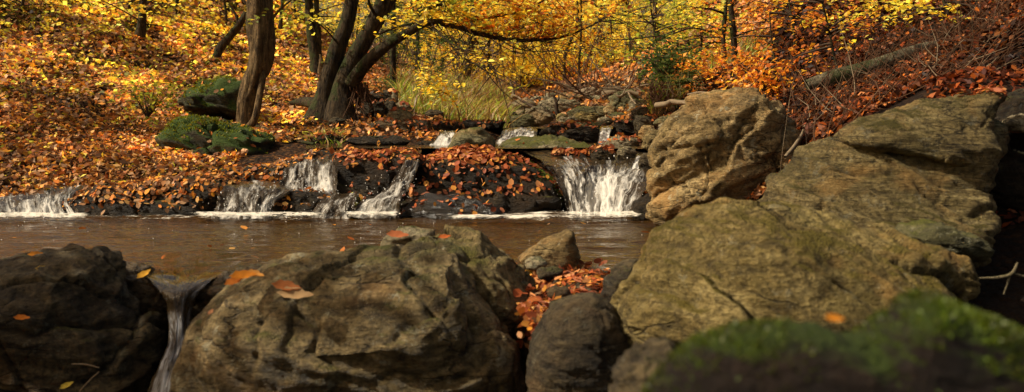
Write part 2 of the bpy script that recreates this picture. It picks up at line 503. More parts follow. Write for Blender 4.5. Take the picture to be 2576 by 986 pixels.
_px = [  # photo u, v, distance
 (-250, 440, 8.0), (0, 442, 7.9), (250, 448, 8.1), (500, 425, 8.4), (700, 388, 8.9), (790, 366, 9.6),
 (0, 300, 10), (300, 300, 10.5), (600, 322, 10.6), (720, 330, 10.2), (0, 100, 13.5), (340, 170, 14), (600, 180, 14.3), (760, 240, 12.5),
 (850, 296, 11.3), (-300, 150, 12), (-300, -100, 16), (0, -100, 17), (350, 0, 19), (650, 10, 21), (780, 110, 20), (300, -150, 28), (0, -300, 28), (780, 30, 35), (920, 130, 35),
 (900, 330, 10.2), (1050, 300, 11.6), (1140, 262, 15.5), (1020, 265, 13), (1270, 252, 17), (1140, 220, 22), (1360, 240, 25), (1500, 228, 27), (1300, 205, 40), (1300, 150, 70), (1500, 150, 60),
 (1680, 305, 11), (1700, 255, 11.5), (1760, 200, 12), (1850, 195, 12.5), (1640, 270, 14),
 (2000, 345, 6.6), (2060, 320, 6.6), (2100, 265, 7.4), (2100, 190, 9), (1980, 210, 10), (2200, 100, 10), (2310, 140, 8.6),
 (2450, 110, 7.4), (2576, 200, 6), (2576, 0, 9), (2400, -50, 11), (2100, 0, 14), (1900, 60, 17), (1950, -100, 25), (2300, -200, 18), (2700, -100, 9), (2400, 220, 5.6)]
_c = [P(*q) for q in _px]
_c += [np.array(q, float) for q in [
 (-3.5, 6.6, -0.35), (-1.5, 6.6, -0.35), (0.5, 6.6, -0.35), (-2.5, 5, -0.35), (0.2, 5, -0.3), (1.3, 5.4, -0.1), (-6, 6, -0.3), (-8, 6.3, 0.0),
 (-3, 3, -0.8), (-1, 3, -0.8), (0.5, 3, -0.75), (1.5, 3.2, -0.3), (2.4, 3.6, 0.0), (0, 1.2, -0.9), (-2, 1, -0.9), (1.5, 1.2, -0.6), (3.2, 2.0, 0.2), (3.2, 4.6, 0.5),
 (-2.6, 7.9, 0.16), (-1.3, 8.4, 0.33), (-0.4, 8.6, 0.36), (0.6, 8.5, 0.33), (1.2, 8.2, 0.3), (-1.6, 9.3, 0.39), (0.0, 10.0, 0.38), (1.0, 9.8, 0.4),
 (0.2, 11.5, 0.48), (0.9, 11.6, 0.48), (0.7, 14, 0.62), (1.0, 18, 0.95), (0, -3, -1.0), (-6, 2, -0.4), (5, 0, 0.8), (-8, -3, 0.2), (8, 3, 2.0),
 (-40, 60, 18), (40, 60, 18), (0, 110, 14), (-60, 20, 22), (55, 15, 18), (-20, 20, 6.5), (16, 18, 5.5), (-30, 110, 26), (40, 110, 26), (-14, 8, 2.6), (-25, -3, 7), (25, -3, 7)]]
_c = np.array(_c)
_w = tps_fit(_c[:, :2], _c[:, 2])

def tz(x, y, detail=True):
    x = np.asarray(x, float); y = np.asarray(y, float)
    sh = x.shape
    Q = np.stack([x.ravel(), y.ravel()], -1)
    z = _w[-3] + Q @ _w[-2:]
    for i, c in enumerate(_c):
        r2 = ((Q - c[:2]) ** 2).sum(1)
        z += _w[i] * 0.5 * r2 * np.log(r2 + 1e-9)
    if detail:
        q = np.stack([Q[:, 0], Q[:, 1], np.zeros(len(Q))], -1)
        amp = smooth(6, 16, np.hypot(Q[:, 0], Q[:, 1]))
        z += 0.04 * fbm(q * 1.7, 3) + 0.16 * amp * fbm(q * 0.45 + 9, 3)
    return z.reshape(sh)

def tnorm(x, y):
    e = 0.08
    dx = (tz(x + e, y) - tz(x - e, y)) / (2 * e)
    dy = (tz(x, y + e) - tz(x, y - e)) / (2 * e)
    return unit(np.stack([-dx, -dy, np.ones_like(dx)], -1))

nr, nc = 330, 300
yy = -3 + 118 * (np.linspace(0, 1, nr) ** 2.1)
xs = np.linspace(-1, 1, nc)
xx = np.sign(xs) * np.abs(xs) ** 1.8
Yg, Xg = np.meshgrid(yy, xx, indexing='ij')
Xg = Xg * (12 + 0.62 * np.clip(Yg, 0, None)) * 1.0
Zg = tz(Xg, Yg)
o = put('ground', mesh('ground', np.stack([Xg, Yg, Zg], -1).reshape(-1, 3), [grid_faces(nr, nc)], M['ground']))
tag(o, 'valley floor and banks covered with brown soil and leaf litter', None, None, 'structure')

# ------------------------------------------------------------------ leaves
def leaves(C, A, N, L, W, cols, fold=0.25, full=False, curl=0.2):
    A = unit(A)
    N = unit(N - (N * A).sum(-1, keepdims=True) * A)
    S = np.cross(A, N)
    L = np.asarray(L)[:, None]; W = np.asarray(W)[:, None]
    n = len(C)
    if not full:
        V = np.stack([C - A * L / 2, C + S * W / 2 + N * W * fold, C + A * L / 2 + N * L * curl * 0.5, C - S * W / 2 + N * W * fold], 1)
        Fq = (np.arange(n)[:, None] * 4 + np.arange(4)[None])
        k = 4
    else:
        b = C - A * L / 2
        V = np.stack([b, b + A * L * 0.28 + S * W * 0.46 + N * W * fold, b + A * L * 0.68 + S * W * 0.44 + N * (W * fold + L * curl * 0.3),
                      b + A * L + N * L * curl, b + A * L * 0.68 - S * W * 0.44 + N * (W * fold + L * curl * 0.3), b + A * L * 0.28 - S * W * 0.46 + N * W * fold], 1)
        i = np.arange(n)[:, None] * 6
        Fq = np.vstack([i + np.array([[0, 1, 2, 3]]), i + np.array([[0, 3, 4, 5]])])
        k = 6
    return V.reshape(-1, 3), Fq, np.repeat(cols, k, 0)

PAL = {
 'litter': np.array([(0.36, 0.115, 0.022), (0.46, 0.19, 0.04), (0.24, 0.065, 0.014), (0.56, 0.31, 0.10), (0.14, 0.048, 0.014), (0.52, 0.21, 0.025), (0.30, 0.13, 0.045), (0.07, 0.03, 0.012), (0.20, 0.10, 0.045), (0.30, 0.17, 0.085), (0.13, 0.065, 0.03)]),
 'gold': np.array([(0.80, 0.56, 0.045), (0.84, 0.65, 0.07), (0.74, 0.43, 0.025), (0.56, 0.53, 0.055), (0.80, 0.50, 0.035), (0.86, 0.70, 0.14)]),
 'orange': np.array([(0.58, 0.20, 0.018), (0.48, 0.13, 0.015), (0.68, 0.30, 0.022), (0.36, 0.10, 0.015), (0.72, 0.42, 0.035)]),
 'lime': np.array([(0.42, 0.40, 0.040), (0.30, 0.33, 0.035), (0.60, 0.48, 0.05), (0.68, 0.46, 0.035), (0.22, 0.26, 0.03)]),
 'wet': np.array([(0.25, 0.060, 0.018), (0.32, 0.095, 0.025), (0.18, 0.042, 0.014), (0.40, 0.17, 0.06), (0.40, 0.17, 0.03), (0.13, 0.035, 0.014), (0.28, 0.10, 0.05)]),
 'green': np.array([(0.045, 0.075, 0.016), (0.07, 0.10, 0.02), (0.10, 0.12, 0.025), (0.03, 0.05, 0.012)]),
 'grass': np.array([(0.44, 0.58, 0.045), (0.56, 0.58, 0.06), (0.22, 0.29, 0.03), (0.58, 0.44, 0.12), (0.55, 0.36, 0.08)])}

def pick(pal, n, rs, var=0.25):
    p = PAL[pal] if isinstance(pal, str) else pal
    c = p[rs.randint(len(p), size=n)]
    return np.clip(c * (1 + var * rs.normal(size=(n, 1))), 0.004, 0.95)

def rdir(n, rs):
    return unit(rs.normal(size=(n, 3)))

def litter(name, label, C, N, size, pal, rs, lift=0.02, tilt=0.5, full=False, cols=None, mat='litter'):
    n = len(C)
    N2 = unit(N + tilt * rs.normal(size=(n, 3)))
    A = np.cross(N2, rdir(n, rs))
    L = size * rs.uniform(0.5, 1.45, n)
    C = C + N * (lift * rs.uniform(0.1, 1.0, n))[:, None]
    if cols is None: cols = pick(pal, n, rs)
    V, Fq, c = leaves(C, A, N2, L, L * rs.uniform(0.38, 0.82, n), cols, fold=0.18, full=full, curl=0.25)
    o = put(name, mesh(name, V, [Fq], M[mat], sm=False, col=c))
    return tag(o, label, None, None, 'stuff')

# ------------------------------------------------------------------ rocks
_cs = {}
def cubesphere(n):
    if n in _cs: return _cs[n]
    t = np.tan(np.linspace(-np.pi / 4, np.pi / 4, n + 1))
    a, b = np.meshgrid(t, t, indexing='ij')
    o1 = np.ones_like(a)
    Vs = [np.stack(x, -1).reshape(-1, 3) for x in ((a, b, o1), (b, a, -o1), (o1, a, b), (-o1, b, a), (b, o1, a), (a, -o1, b))]
    Fq = np.vstack([grid_faces(n + 1, n + 1) + i * (n + 1) ** 2 for i in range(6)])
    V = unit(np.vstack(Vs))
    key = np.round(V * 1e5).astype(np.int64)
    _, idx, inv = np.unique(key, axis=0, return_index=True, return_inverse=True)
    V, Fq = V[idx], inv.ravel()[Fq]
    nn = np.cross(V[Fq[:, 2]] - V[Fq[:, 0]], V[Fq[:, 3]] - V[Fq[:, 1]])
    bad = (nn * V[Fq].mean(1)).sum(1) < 0
    Fq[bad] = Fq[bad][:, ::-1]
    _cs[n] = (V, Fq)
    return _cs[n]

ROCKS = {}
def rock(name, label, outline, d, tf, tb, mat, n=None, frag=1.0, seed=0, lean=0.0, e=2.6, rough=1.0, strata=1.0, tilt=(0.25, 0.1, 1.0), facets=7, crack=1.0, cen=None, group=None, key=None, cat='rock'):
    rs = np.random.RandomState(seed + 100)
    O = np.array(outline, float)
    c = np.array(cen, float) if cen is not None else np.array([(O[:, 0].min() + O[:, 0].max()) / 2, (O[:, 1].min() + O[:, 1].max()) / 2])
    # star-shaped radius of the outline
    R = O - c
    ang = np.arctan2(-R[:, 1], R[:, 0])
    seg = []
    m = 360
    th = np.linspace(-np.pi, np.pi, m, endpoint=False)
    rr = np.zeros(m)
    P1 = R * np.array([1, -1]); P2 = np.roll(P1, -1, 0)
    for i in range(m):
        dx, dy = math.cos(th[i]), math.sin(th[i])
        ex, ey = P2[:, 0] - P1[:, 0], P2[:, 1] - P1[:, 1]
        den = dx * ey - dy * ex
        den = np.where(np.abs(den) < 1e-9, 1e-9, den)
        tt = (P1[:, 0] * ey - P1[:, 1] * ex) / den
        ss = (P1[:, 0] * dy - P1[:, 1] * dx) / den
        ok = (tt > 0) & (ss >= -1e-6) & (ss <= 1 + 1e-6)
        rr[i] = tt[ok].max() if ok.any() else np.nan
    if np.isnan(rr).any():
        g = ~np.isnan(rr)
        rr = np.interp(np.arange(m), np.arange(m)[g], rr[g])
    for _ in range(3):
        rr = (np.roll(rr, 1) + 2 * rr + np.roll(rr, -1)) / 4
    size_px = math.sqrt(np.ptp(O[:, 0]) * np.ptp(O[:, 1]))
    if n is None:
        n = int(np.clip(size_px / 6.5, 12, 104))
    D, Fq = cubesphere(n)
    rho = np.hypot(D[:, 0], D[:, 2]); ay = np.abs(D[:, 1])
    s = (rho ** e + ay ** e) ** (-1 / e)
    rho, dy = rho * s, D[:, 1] * s
    a = np.arctan2(D[:, 2], D[:, 0])
    r = np.interp(a, np.append(th, np.pi), np.append(rr, rr[0]))
    u = c[0] + r * np.cos(a) * rho
    v = c[1] - r * np.sin(a) * rho
    zrel = -(v - c[1]) * pxm(d)
    V = P(u, v, d + lean * zrel)
    V[:, 1] += np.where(dy < 0, tf, tb) * dy
    ctr = V.mean(0)
    L = size_px * pxm(d)
    half = np.array([np.ptp(V[:, i]) / 2 for i in range(3)])
    # facets
    for i in range(facets):
        nn = unit(rs.normal(size=3) * np.array([1, 1, 0.8]))
        h = rs.uniform(0.66, 0.92)
        q = (V - ctr) / half
        dd = q @ nn - h * np.abs(nn).sum() ** 0.5
        V = V - np.where(dd > 0, dd * 0.75, 0)[:, None] * nn * half
    Nn = vnormals(V, Fq)
    q = (V - ctr) / L + seed * 7.31
    tl = unit(np.array(tilt, float))
    bx = unit(np.cross(tl, np.array([0.3, 1, 0.1]))); by = np.cross(tl, bx)
    qs = np.stack([q @ bx * 1.3, q @ by * 1.3, q @ tl * 7.0], -1) + 0.25 * fbm(q * 2.0, 2)[:, None]
    disp = 0.036 * fbm(q * 2.2, 3)
    disp += 0.030 * strata * (ridged(qs * 0.8, 3) - 1.0)
    cn = perlin(q * 1.6 + 31) + 0.35 * perlin(q * 5.0)
    disp -= 0.028 * crack * np.exp(-(cn / 0.035) ** 2) * smooth(-0.1, 0.25, perlin(q * 1.3 + 77))
    jn = perlin(qs * np.array([0.35, 0.35, 0.28]) + 51)
    disp -= 0.030 * crack * smooth(0.0, 0.05, jn) * smooth(0.30, 0.05, jn)
    disp += 0.011 * fbm(q * 9.0, 4, 0.6) + 0.014 * np.minimum(0, perlin(q * 6.5 + 3) + 0.08) + 0.012 * (ridged(qs * 2.2 + 9, 2) - 0.8)
    if frag > 0:      # angular fracture blocks with steps between them
        kf = 26
        qf = np.stack([q @ bx, q @ by, q @ tl * 1.9], -1) + 0.10 * np.stack([fbm(q * 2.6 + 3, 3), fbm(q * 2.6 + 13, 3), fbm(q * 2.6 + 23, 3)], -1)
        sd_ = qf[rs.randint(len(qf), size=kf)]
        d2 = ((qf[:, None] - sd_[None]) ** 2).sum(-1)
        ci = d2.argmin(1)
        two = np.sqrt(np.partition(d2, 1, axis=1)[:, :2])
        gap = two[:, 1] - two[:, 0]
        til = rs.normal(size=(kf, 3)) * 0.16
        disp += frag * (0.030 * rs.uniform(-1, 1, kf)[ci] + 0.8 * ((qf - sd_[ci]) * til[ci]).sum(-1) * 0.5 - 0.022 * np.exp(-(gap / 0.02) ** 2))
    V = V + Nn * (disp * L * rough)[:, None]
    o = based(name, V, [Fq], M[mat])
    tag(o, label, cat, group)
    if key: ROCKS[key] = (V, Fq, vnormals(V, Fq))
    return o

def ell(u, v, w, h, seed=0, k=14, pw=0.75):
    rs = np.random.RandomState(seed)
    a = np.linspace(0, 2 * np.pi, k, endpoint=False) + rs.uniform(-0.12, 0.12, k)
    r = rs.uniform(0.86, 1.12, k)
    ca, sa = np.cos(a), np.sin(a)
    return np.stack([u + w / 2 * r * np.sign(ca) * np.abs(ca) ** pw, v - h / 2 * r * np.sign(sa) * np.abs(sa) ** pw], -1)

# foreground
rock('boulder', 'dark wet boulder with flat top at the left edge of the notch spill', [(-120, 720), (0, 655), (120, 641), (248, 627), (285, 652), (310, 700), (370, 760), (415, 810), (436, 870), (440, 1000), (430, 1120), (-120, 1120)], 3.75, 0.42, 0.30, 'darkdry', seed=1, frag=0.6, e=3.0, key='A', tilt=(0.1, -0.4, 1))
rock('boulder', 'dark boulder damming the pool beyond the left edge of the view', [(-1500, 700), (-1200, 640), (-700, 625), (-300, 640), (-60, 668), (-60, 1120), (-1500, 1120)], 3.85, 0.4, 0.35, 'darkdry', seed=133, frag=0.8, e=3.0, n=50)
rock('slab_rock', 'brown wet sloping slab that the notch water slides over', [(262, 672), (300, 662), (360, 676), (440, 712), (452, 775), (448, 850), (420, 850), (350, 770), (300, 712)], 3.85, 0.12, 0.2, 'wetbrown', seed=2, e=2.4)
rock('slab_rock', 'brown wet slope at the right of the notch spill', [(444, 752), (495, 704), (585, 674), (670, 662), (690, 740), (600, 830), (530, 930), (468, 990), (446, 900)], 3.74, 0.14, 0.2, 'wetbrown', seed=131, e=2.4)
rock('boulder', 'broad cracked tan boulder filling the middle front of the stream', [(430, 1120), (440, 980), (465, 890), (495, 800), (555, 735), (620, 690), (665, 664), (720, 651), (800, 648), (900, 641), (1000, 634), (1100, 631), (1148, 642), (1166, 680), (1205, 740), (1265, 795), (1308, 850), (1322, 960), (1310, 1120)], 3.5, 0.45, 0.40, 'boulderB', seed=3, frag=0.55, e=3.2, key='B1', cen=(880, 880), tilt=(0.2, -0.55, 0.8), rough=0.75, crack=1.3)
rock('boulder', 'humped olive boulder rising behind the broad cracked boulder', [(1025, 660), (1050, 608), (1085, 582), (1130, 573), (1180, 581), (1240, 610), (1300, 645), (1345, 682), (1371, 716), (1356, 770), (1320, 830), (1300, 1000), (1050, 1000), (1010, 760)], 3.78, 0.34, 0.32, 'olive', seed=4, e=2.5, key='B2', tilt=(0.7, -0.1, 0.7))
rock('block_rock', 'small pale block with rusty leaf on top beside the humped boulder', [(957, 645), (960, 604), (998, 578), (1030, 567), (1092, 580), (1104, 645)], 4.2, 0.10, 0.14, 'grey', seed=5, e=4, facets=5)
rock('stone', 'low rounded brown stone in the pool left of the pale block', ell(898, 642, 62, 34, 1), 4.2, 0.07, 0.08, 'olive', seed=6)
rock('stone', 'tiny reddish stone between the brown stone and the pale block', ell(944, 640, 34, 22, 2), 4.2, 0.04, 0.05, 'tan', seed=7)
rock('wedge_rock', 'wedge shaped rock with shaded right face by the leaf filled gap', [(1305, 652), (1340, 622), (1400, 590), (1438, 584), (1450, 622), (1461, 684), (1400, 690), (1330, 672)], 4.45, 0.13, 0.20, 'tan', seed=8, e=3.4, facets=5, rough=0.7)
rock('stone', 'small grey stone at the foot of the wedge shaped rock', ell(1348, 664, 56, 34, 3), 4.2, 0.06, 0.07, 'grey', seed=9)
rock('stone', 'dark blue grey pebble among leaves under the wedge shaped rock', ell(1384, 689, 70, 36, 4), 4.05, 0.06, 0.07, 'darkdry', seed=10)
rock('stone', 'dark rounded stone between two patches of orange leaves', ell(1405, 738, 62, 34, 5), 3.6, 0.06, 0.07, 'darkdry', seed=110)
rock('boulder', 'smooth dark egg shaped boulder standing below the leaf filled gap', [(1318, 1120), (1324, 930), (1345, 850), (1390, 772), (1440, 738), (1490, 735), (1540, 776), (1580, 840), (1600, 900), (1592, 1120)], 2.95, 0.20, 0.25, 'darkdry', seed=11, frag=0.3, e=2.4, strata=0.4, crack=0.4, rough=0.7, key='D', cen=(1455, 900))
rock('slab_rock', 'thin tilted slab leaning on the big front right boulder', [(1512, 748), (1530, 702), (1568, 668), (1606, 648), (1612, 700), (1580, 750), (1545, 778)], 3.35, 0.10, 0.14, 'darkdry', seed=12, e=3)
rock('stone', 'small pale stone wedged under the thin tilted slab', ell(1545, 800, 60, 44, 6), 3.1, 0.06, 0.07, 'olive', seed=13)
rock('boulder', 'large tan boulder with mossy left flank in the right foreground', [(1548, 800), (1570, 742), (1612, 670), (1680, 590), (1750, 527), (1820, 489), (1880, 488), (1960, 500), (2060, 536), (2120, 550), (2200, 582), (2290, 627), (2340, 672), (2387, 722), (2390, 770), (2310, 860), (2200, 960), (1900, 1060), (1680, 980), (1585, 890)], 3.0, 0.42, 0.40, 'slab', seed=14, frag=0.7, e=2.3, lean=0.25, key='F', tilt=(0.45, 0.3, 0.8), rough=0.75, cen=(1960, 770))
rock('stone', 'angular tan stone against the right end of the large front boulder', [(2285, 625), (2360, 622), (2420, 652), (2462, 714), (2440, 738), (2390, 760), (2320, 730)], 3.3, 0.12, 0.2, 'slab', seed=15, e=3)
rock('boulder', 'tall rounded tan boulder standing at the right edge of the pool', [(1650, 640), (1636, 560), (1630, 500), (1629, 440), (1640, 372), (1680, 312), (1740, 252), (1830, 223), (1900, 229), (1955, 262), (1992, 322), (2002, 392), (1994, 445), (1960, 520), (1900, 640)], 6.4, 0.42, 0.40, 'tan', seed=16, e=2.6, key='G', tilt=(-0.45, 0.15, 0.85), rough=0.9, crack=0.8)
rock('slab_rock', 'huge sloping layered slab on the right bank', [(1880, 540), (1955, 442), (2040, 372), (2110, 332), (2180, 292), (2260, 264), (2330, 247), (2430, 240), (2490, 238), (2496, 300), (2502, 400), (2497, 480), (2490, 560), (2470, 650), (2300, 740), (1950, 700)], 4.3, 0.22, 0.35, 'slabdark', seed=17, frag=0.35, e=2.8, lean=0.9, key='H', tilt=(0.35, 0.0, 0.9), rough=0.75, strata=1.7, cen=(2250, 480))
rock('slab_rock', 'overhanging upper layer lying on top of the huge sloping slab', [(2040, 372), (2110, 334), (2200, 288), (2330, 247), (2440, 236), (2500, 214), (2542, 226), (2504, 268), (2494, 330), (2518, 392), (2500, 452), (2420, 418), (2300, 392), (2180, 376), (2100, 380)], 4.32, 0.11, 0.25, 'slabdark', seed=18, frag=0.35, e=2.6, lean=0.85, key='H2', tilt=(0.4, 0.0, 0.9), rough=0.5, strata=1.2, cen=(2330, 325))
rock('slab_rock', 'mossy broken ledge near the lower right corner of the huge slab', [(2262, 592), (2300, 570), (2370, 562), (2430, 582), (2485, 640), (2440, 652), (2360, 642), (2300, 622)], 3.75, 0.16, 0.3, 'greenrock', seed=19, e=3)
rock('boulder', 'black rock set in for the deep shade of the hollow at the right edge', [(2470, 300), (2550, 225), (2760, 200), (2760, 950), (2480, 950), (2440, 720)], 4.7, 0.2, 0.5, 'dark', seed=20, e=3)  # black rock stands in for the deep shade of the hollow
rock('stone', 'grey stone perched over the hollow at the right edge', ell(2568, 312, 70, 46, 7), 4.5, 0.08, 0.1, 'grey', seed=21)
rock('boulder', 'blurred dark mossy rock close in the lower right corner', [(1580, 1180), (1612, 1000), (1680, 893), (1760, 837), (1850, 819), (1950, 811), (2060, 810), (2115, 837), (2165, 832), (2225, 782), (2290, 736), (2340, 736), (2400, 772), (2480, 802), (2576, 842), (2720, 885), (2720, 1180)], 1.02, 0.10, 0.05, 'nearmoss', seed=22, frag=0.0, e=2.6, key='J', cen=(2200, 1000), rough=0.35, strata=0.3, facets=0)
rock('stone', 'blurred pale stone left of the dark mossy corner rock', [(1505, 1120), (1555, 955), (1615, 893), (1685, 862), (1730, 900), (1690, 1120)], 1.7, 0.1, 0.15, 'darkdry', seed=23)
# cascade ledge
rock('boulder', 'leaf strewn black boulder between the two main cascades', [(990, 580), (1004, 505), (1030, 440), (1062, 404), (1110, 384), (1180, 376), (1260, 379), (1330, 396), (1375, 424), (1402, 462), (1422, 512), (1434, 580)], 7.6, 0.22, 0.28, 'dark', seed=24, e=2.8, key='K', cen=(1215, 490), lean=0.55, tilt=(0.2, -0.2, 1))
rock('shelf_rock', 'low wet shelf rock at the foot of the leaf strewn boulder', [(1000, 580), (1006, 508), (1030, 487), (1080, 486), (1150, 491), (1205, 500), (1252, 522), (1280, 580)], 7.05, 0.18, 0.2, 'wetdark', seed=25, e=3, key='K2', lean=0.4)
rock('ledge_rock', 'dark ledge under the narrow diagonal cascade', [(850, 580), (842, 470), (836, 404), (866, 378), (930, 372), (1000, 371), (1052, 384), (1058, 460), (1040, 520), (1030, 580)], 7.65, 0.24, 0.3, 'dark', seed=26, e=3.2, key='K3', lean=0.3)
rock('ledge_rock', 'long low ledge hung with leaves at the left of the pool', [(135, 522), (195, 484), (300, 458), (420, 447), (520, 446), (590, 456), (604, 482), (565, 505), (550, 575), (300, 580), (160, 570)], 7.35, 0.24, 0.35, 'dark', seed=27, e=2.8, key='M', lean=0.6, cen=(370, 515))
rock('ledge_rock', 'leaf covered step above the left cascades', [(470, 480), (520, 444), (600, 424), (700, 408), (790, 388), (850, 379), (862, 420), (845, 500), (700, 510), (550, 510)], 7.95, 0.24, 0.3, 'dark', seed=28, e=2.8, key='M2', lean=0.4)
rock('rock', 'leaf topped dark rock splitting the left cascade', [(678, 570), (688, 494), (740, 477), (800, 482), (832, 497), (826, 570)], 7.2, 0.16, 0.25, 'dark', seed=29, key='M3')
rock('rock', 'wet black rock between the left cascade and the diagonal cascade', [(790, 575), (800, 514), (850, 492), (900, 500), (925, 540), (930, 575)], 7.22, 0.16, 0.25, 'dark', seed=30, key='M4')
rock('ledge_rock', 'submerged step under the far left cascade', [(-120, 575), (-110, 500), (0, 484), (120, 474), (240, 466), (230, 520), (210, 575)], 7.75, 0.25, 0.4, 'dark', seed=31, lean=0.3)
rock('ledge_rock', 'black step that the right hand cascade pours over', [(1390, 585), (1400, 470), (1410, 442), (1500, 440), (1600, 438), (1680, 440), (1690, 585)], 7.75, 0.2, 0.5, 'dark', seed=32, e=3.2, lean=0.4)
rock('rock', 'wet dark rock right of the cascade foot below the tall boulder', [(1575, 580), (1596, 516), (1635, 484), (1680, 500), (1700, 580)], 6.95, 0.15, 0.25, 'dark', seed=33)
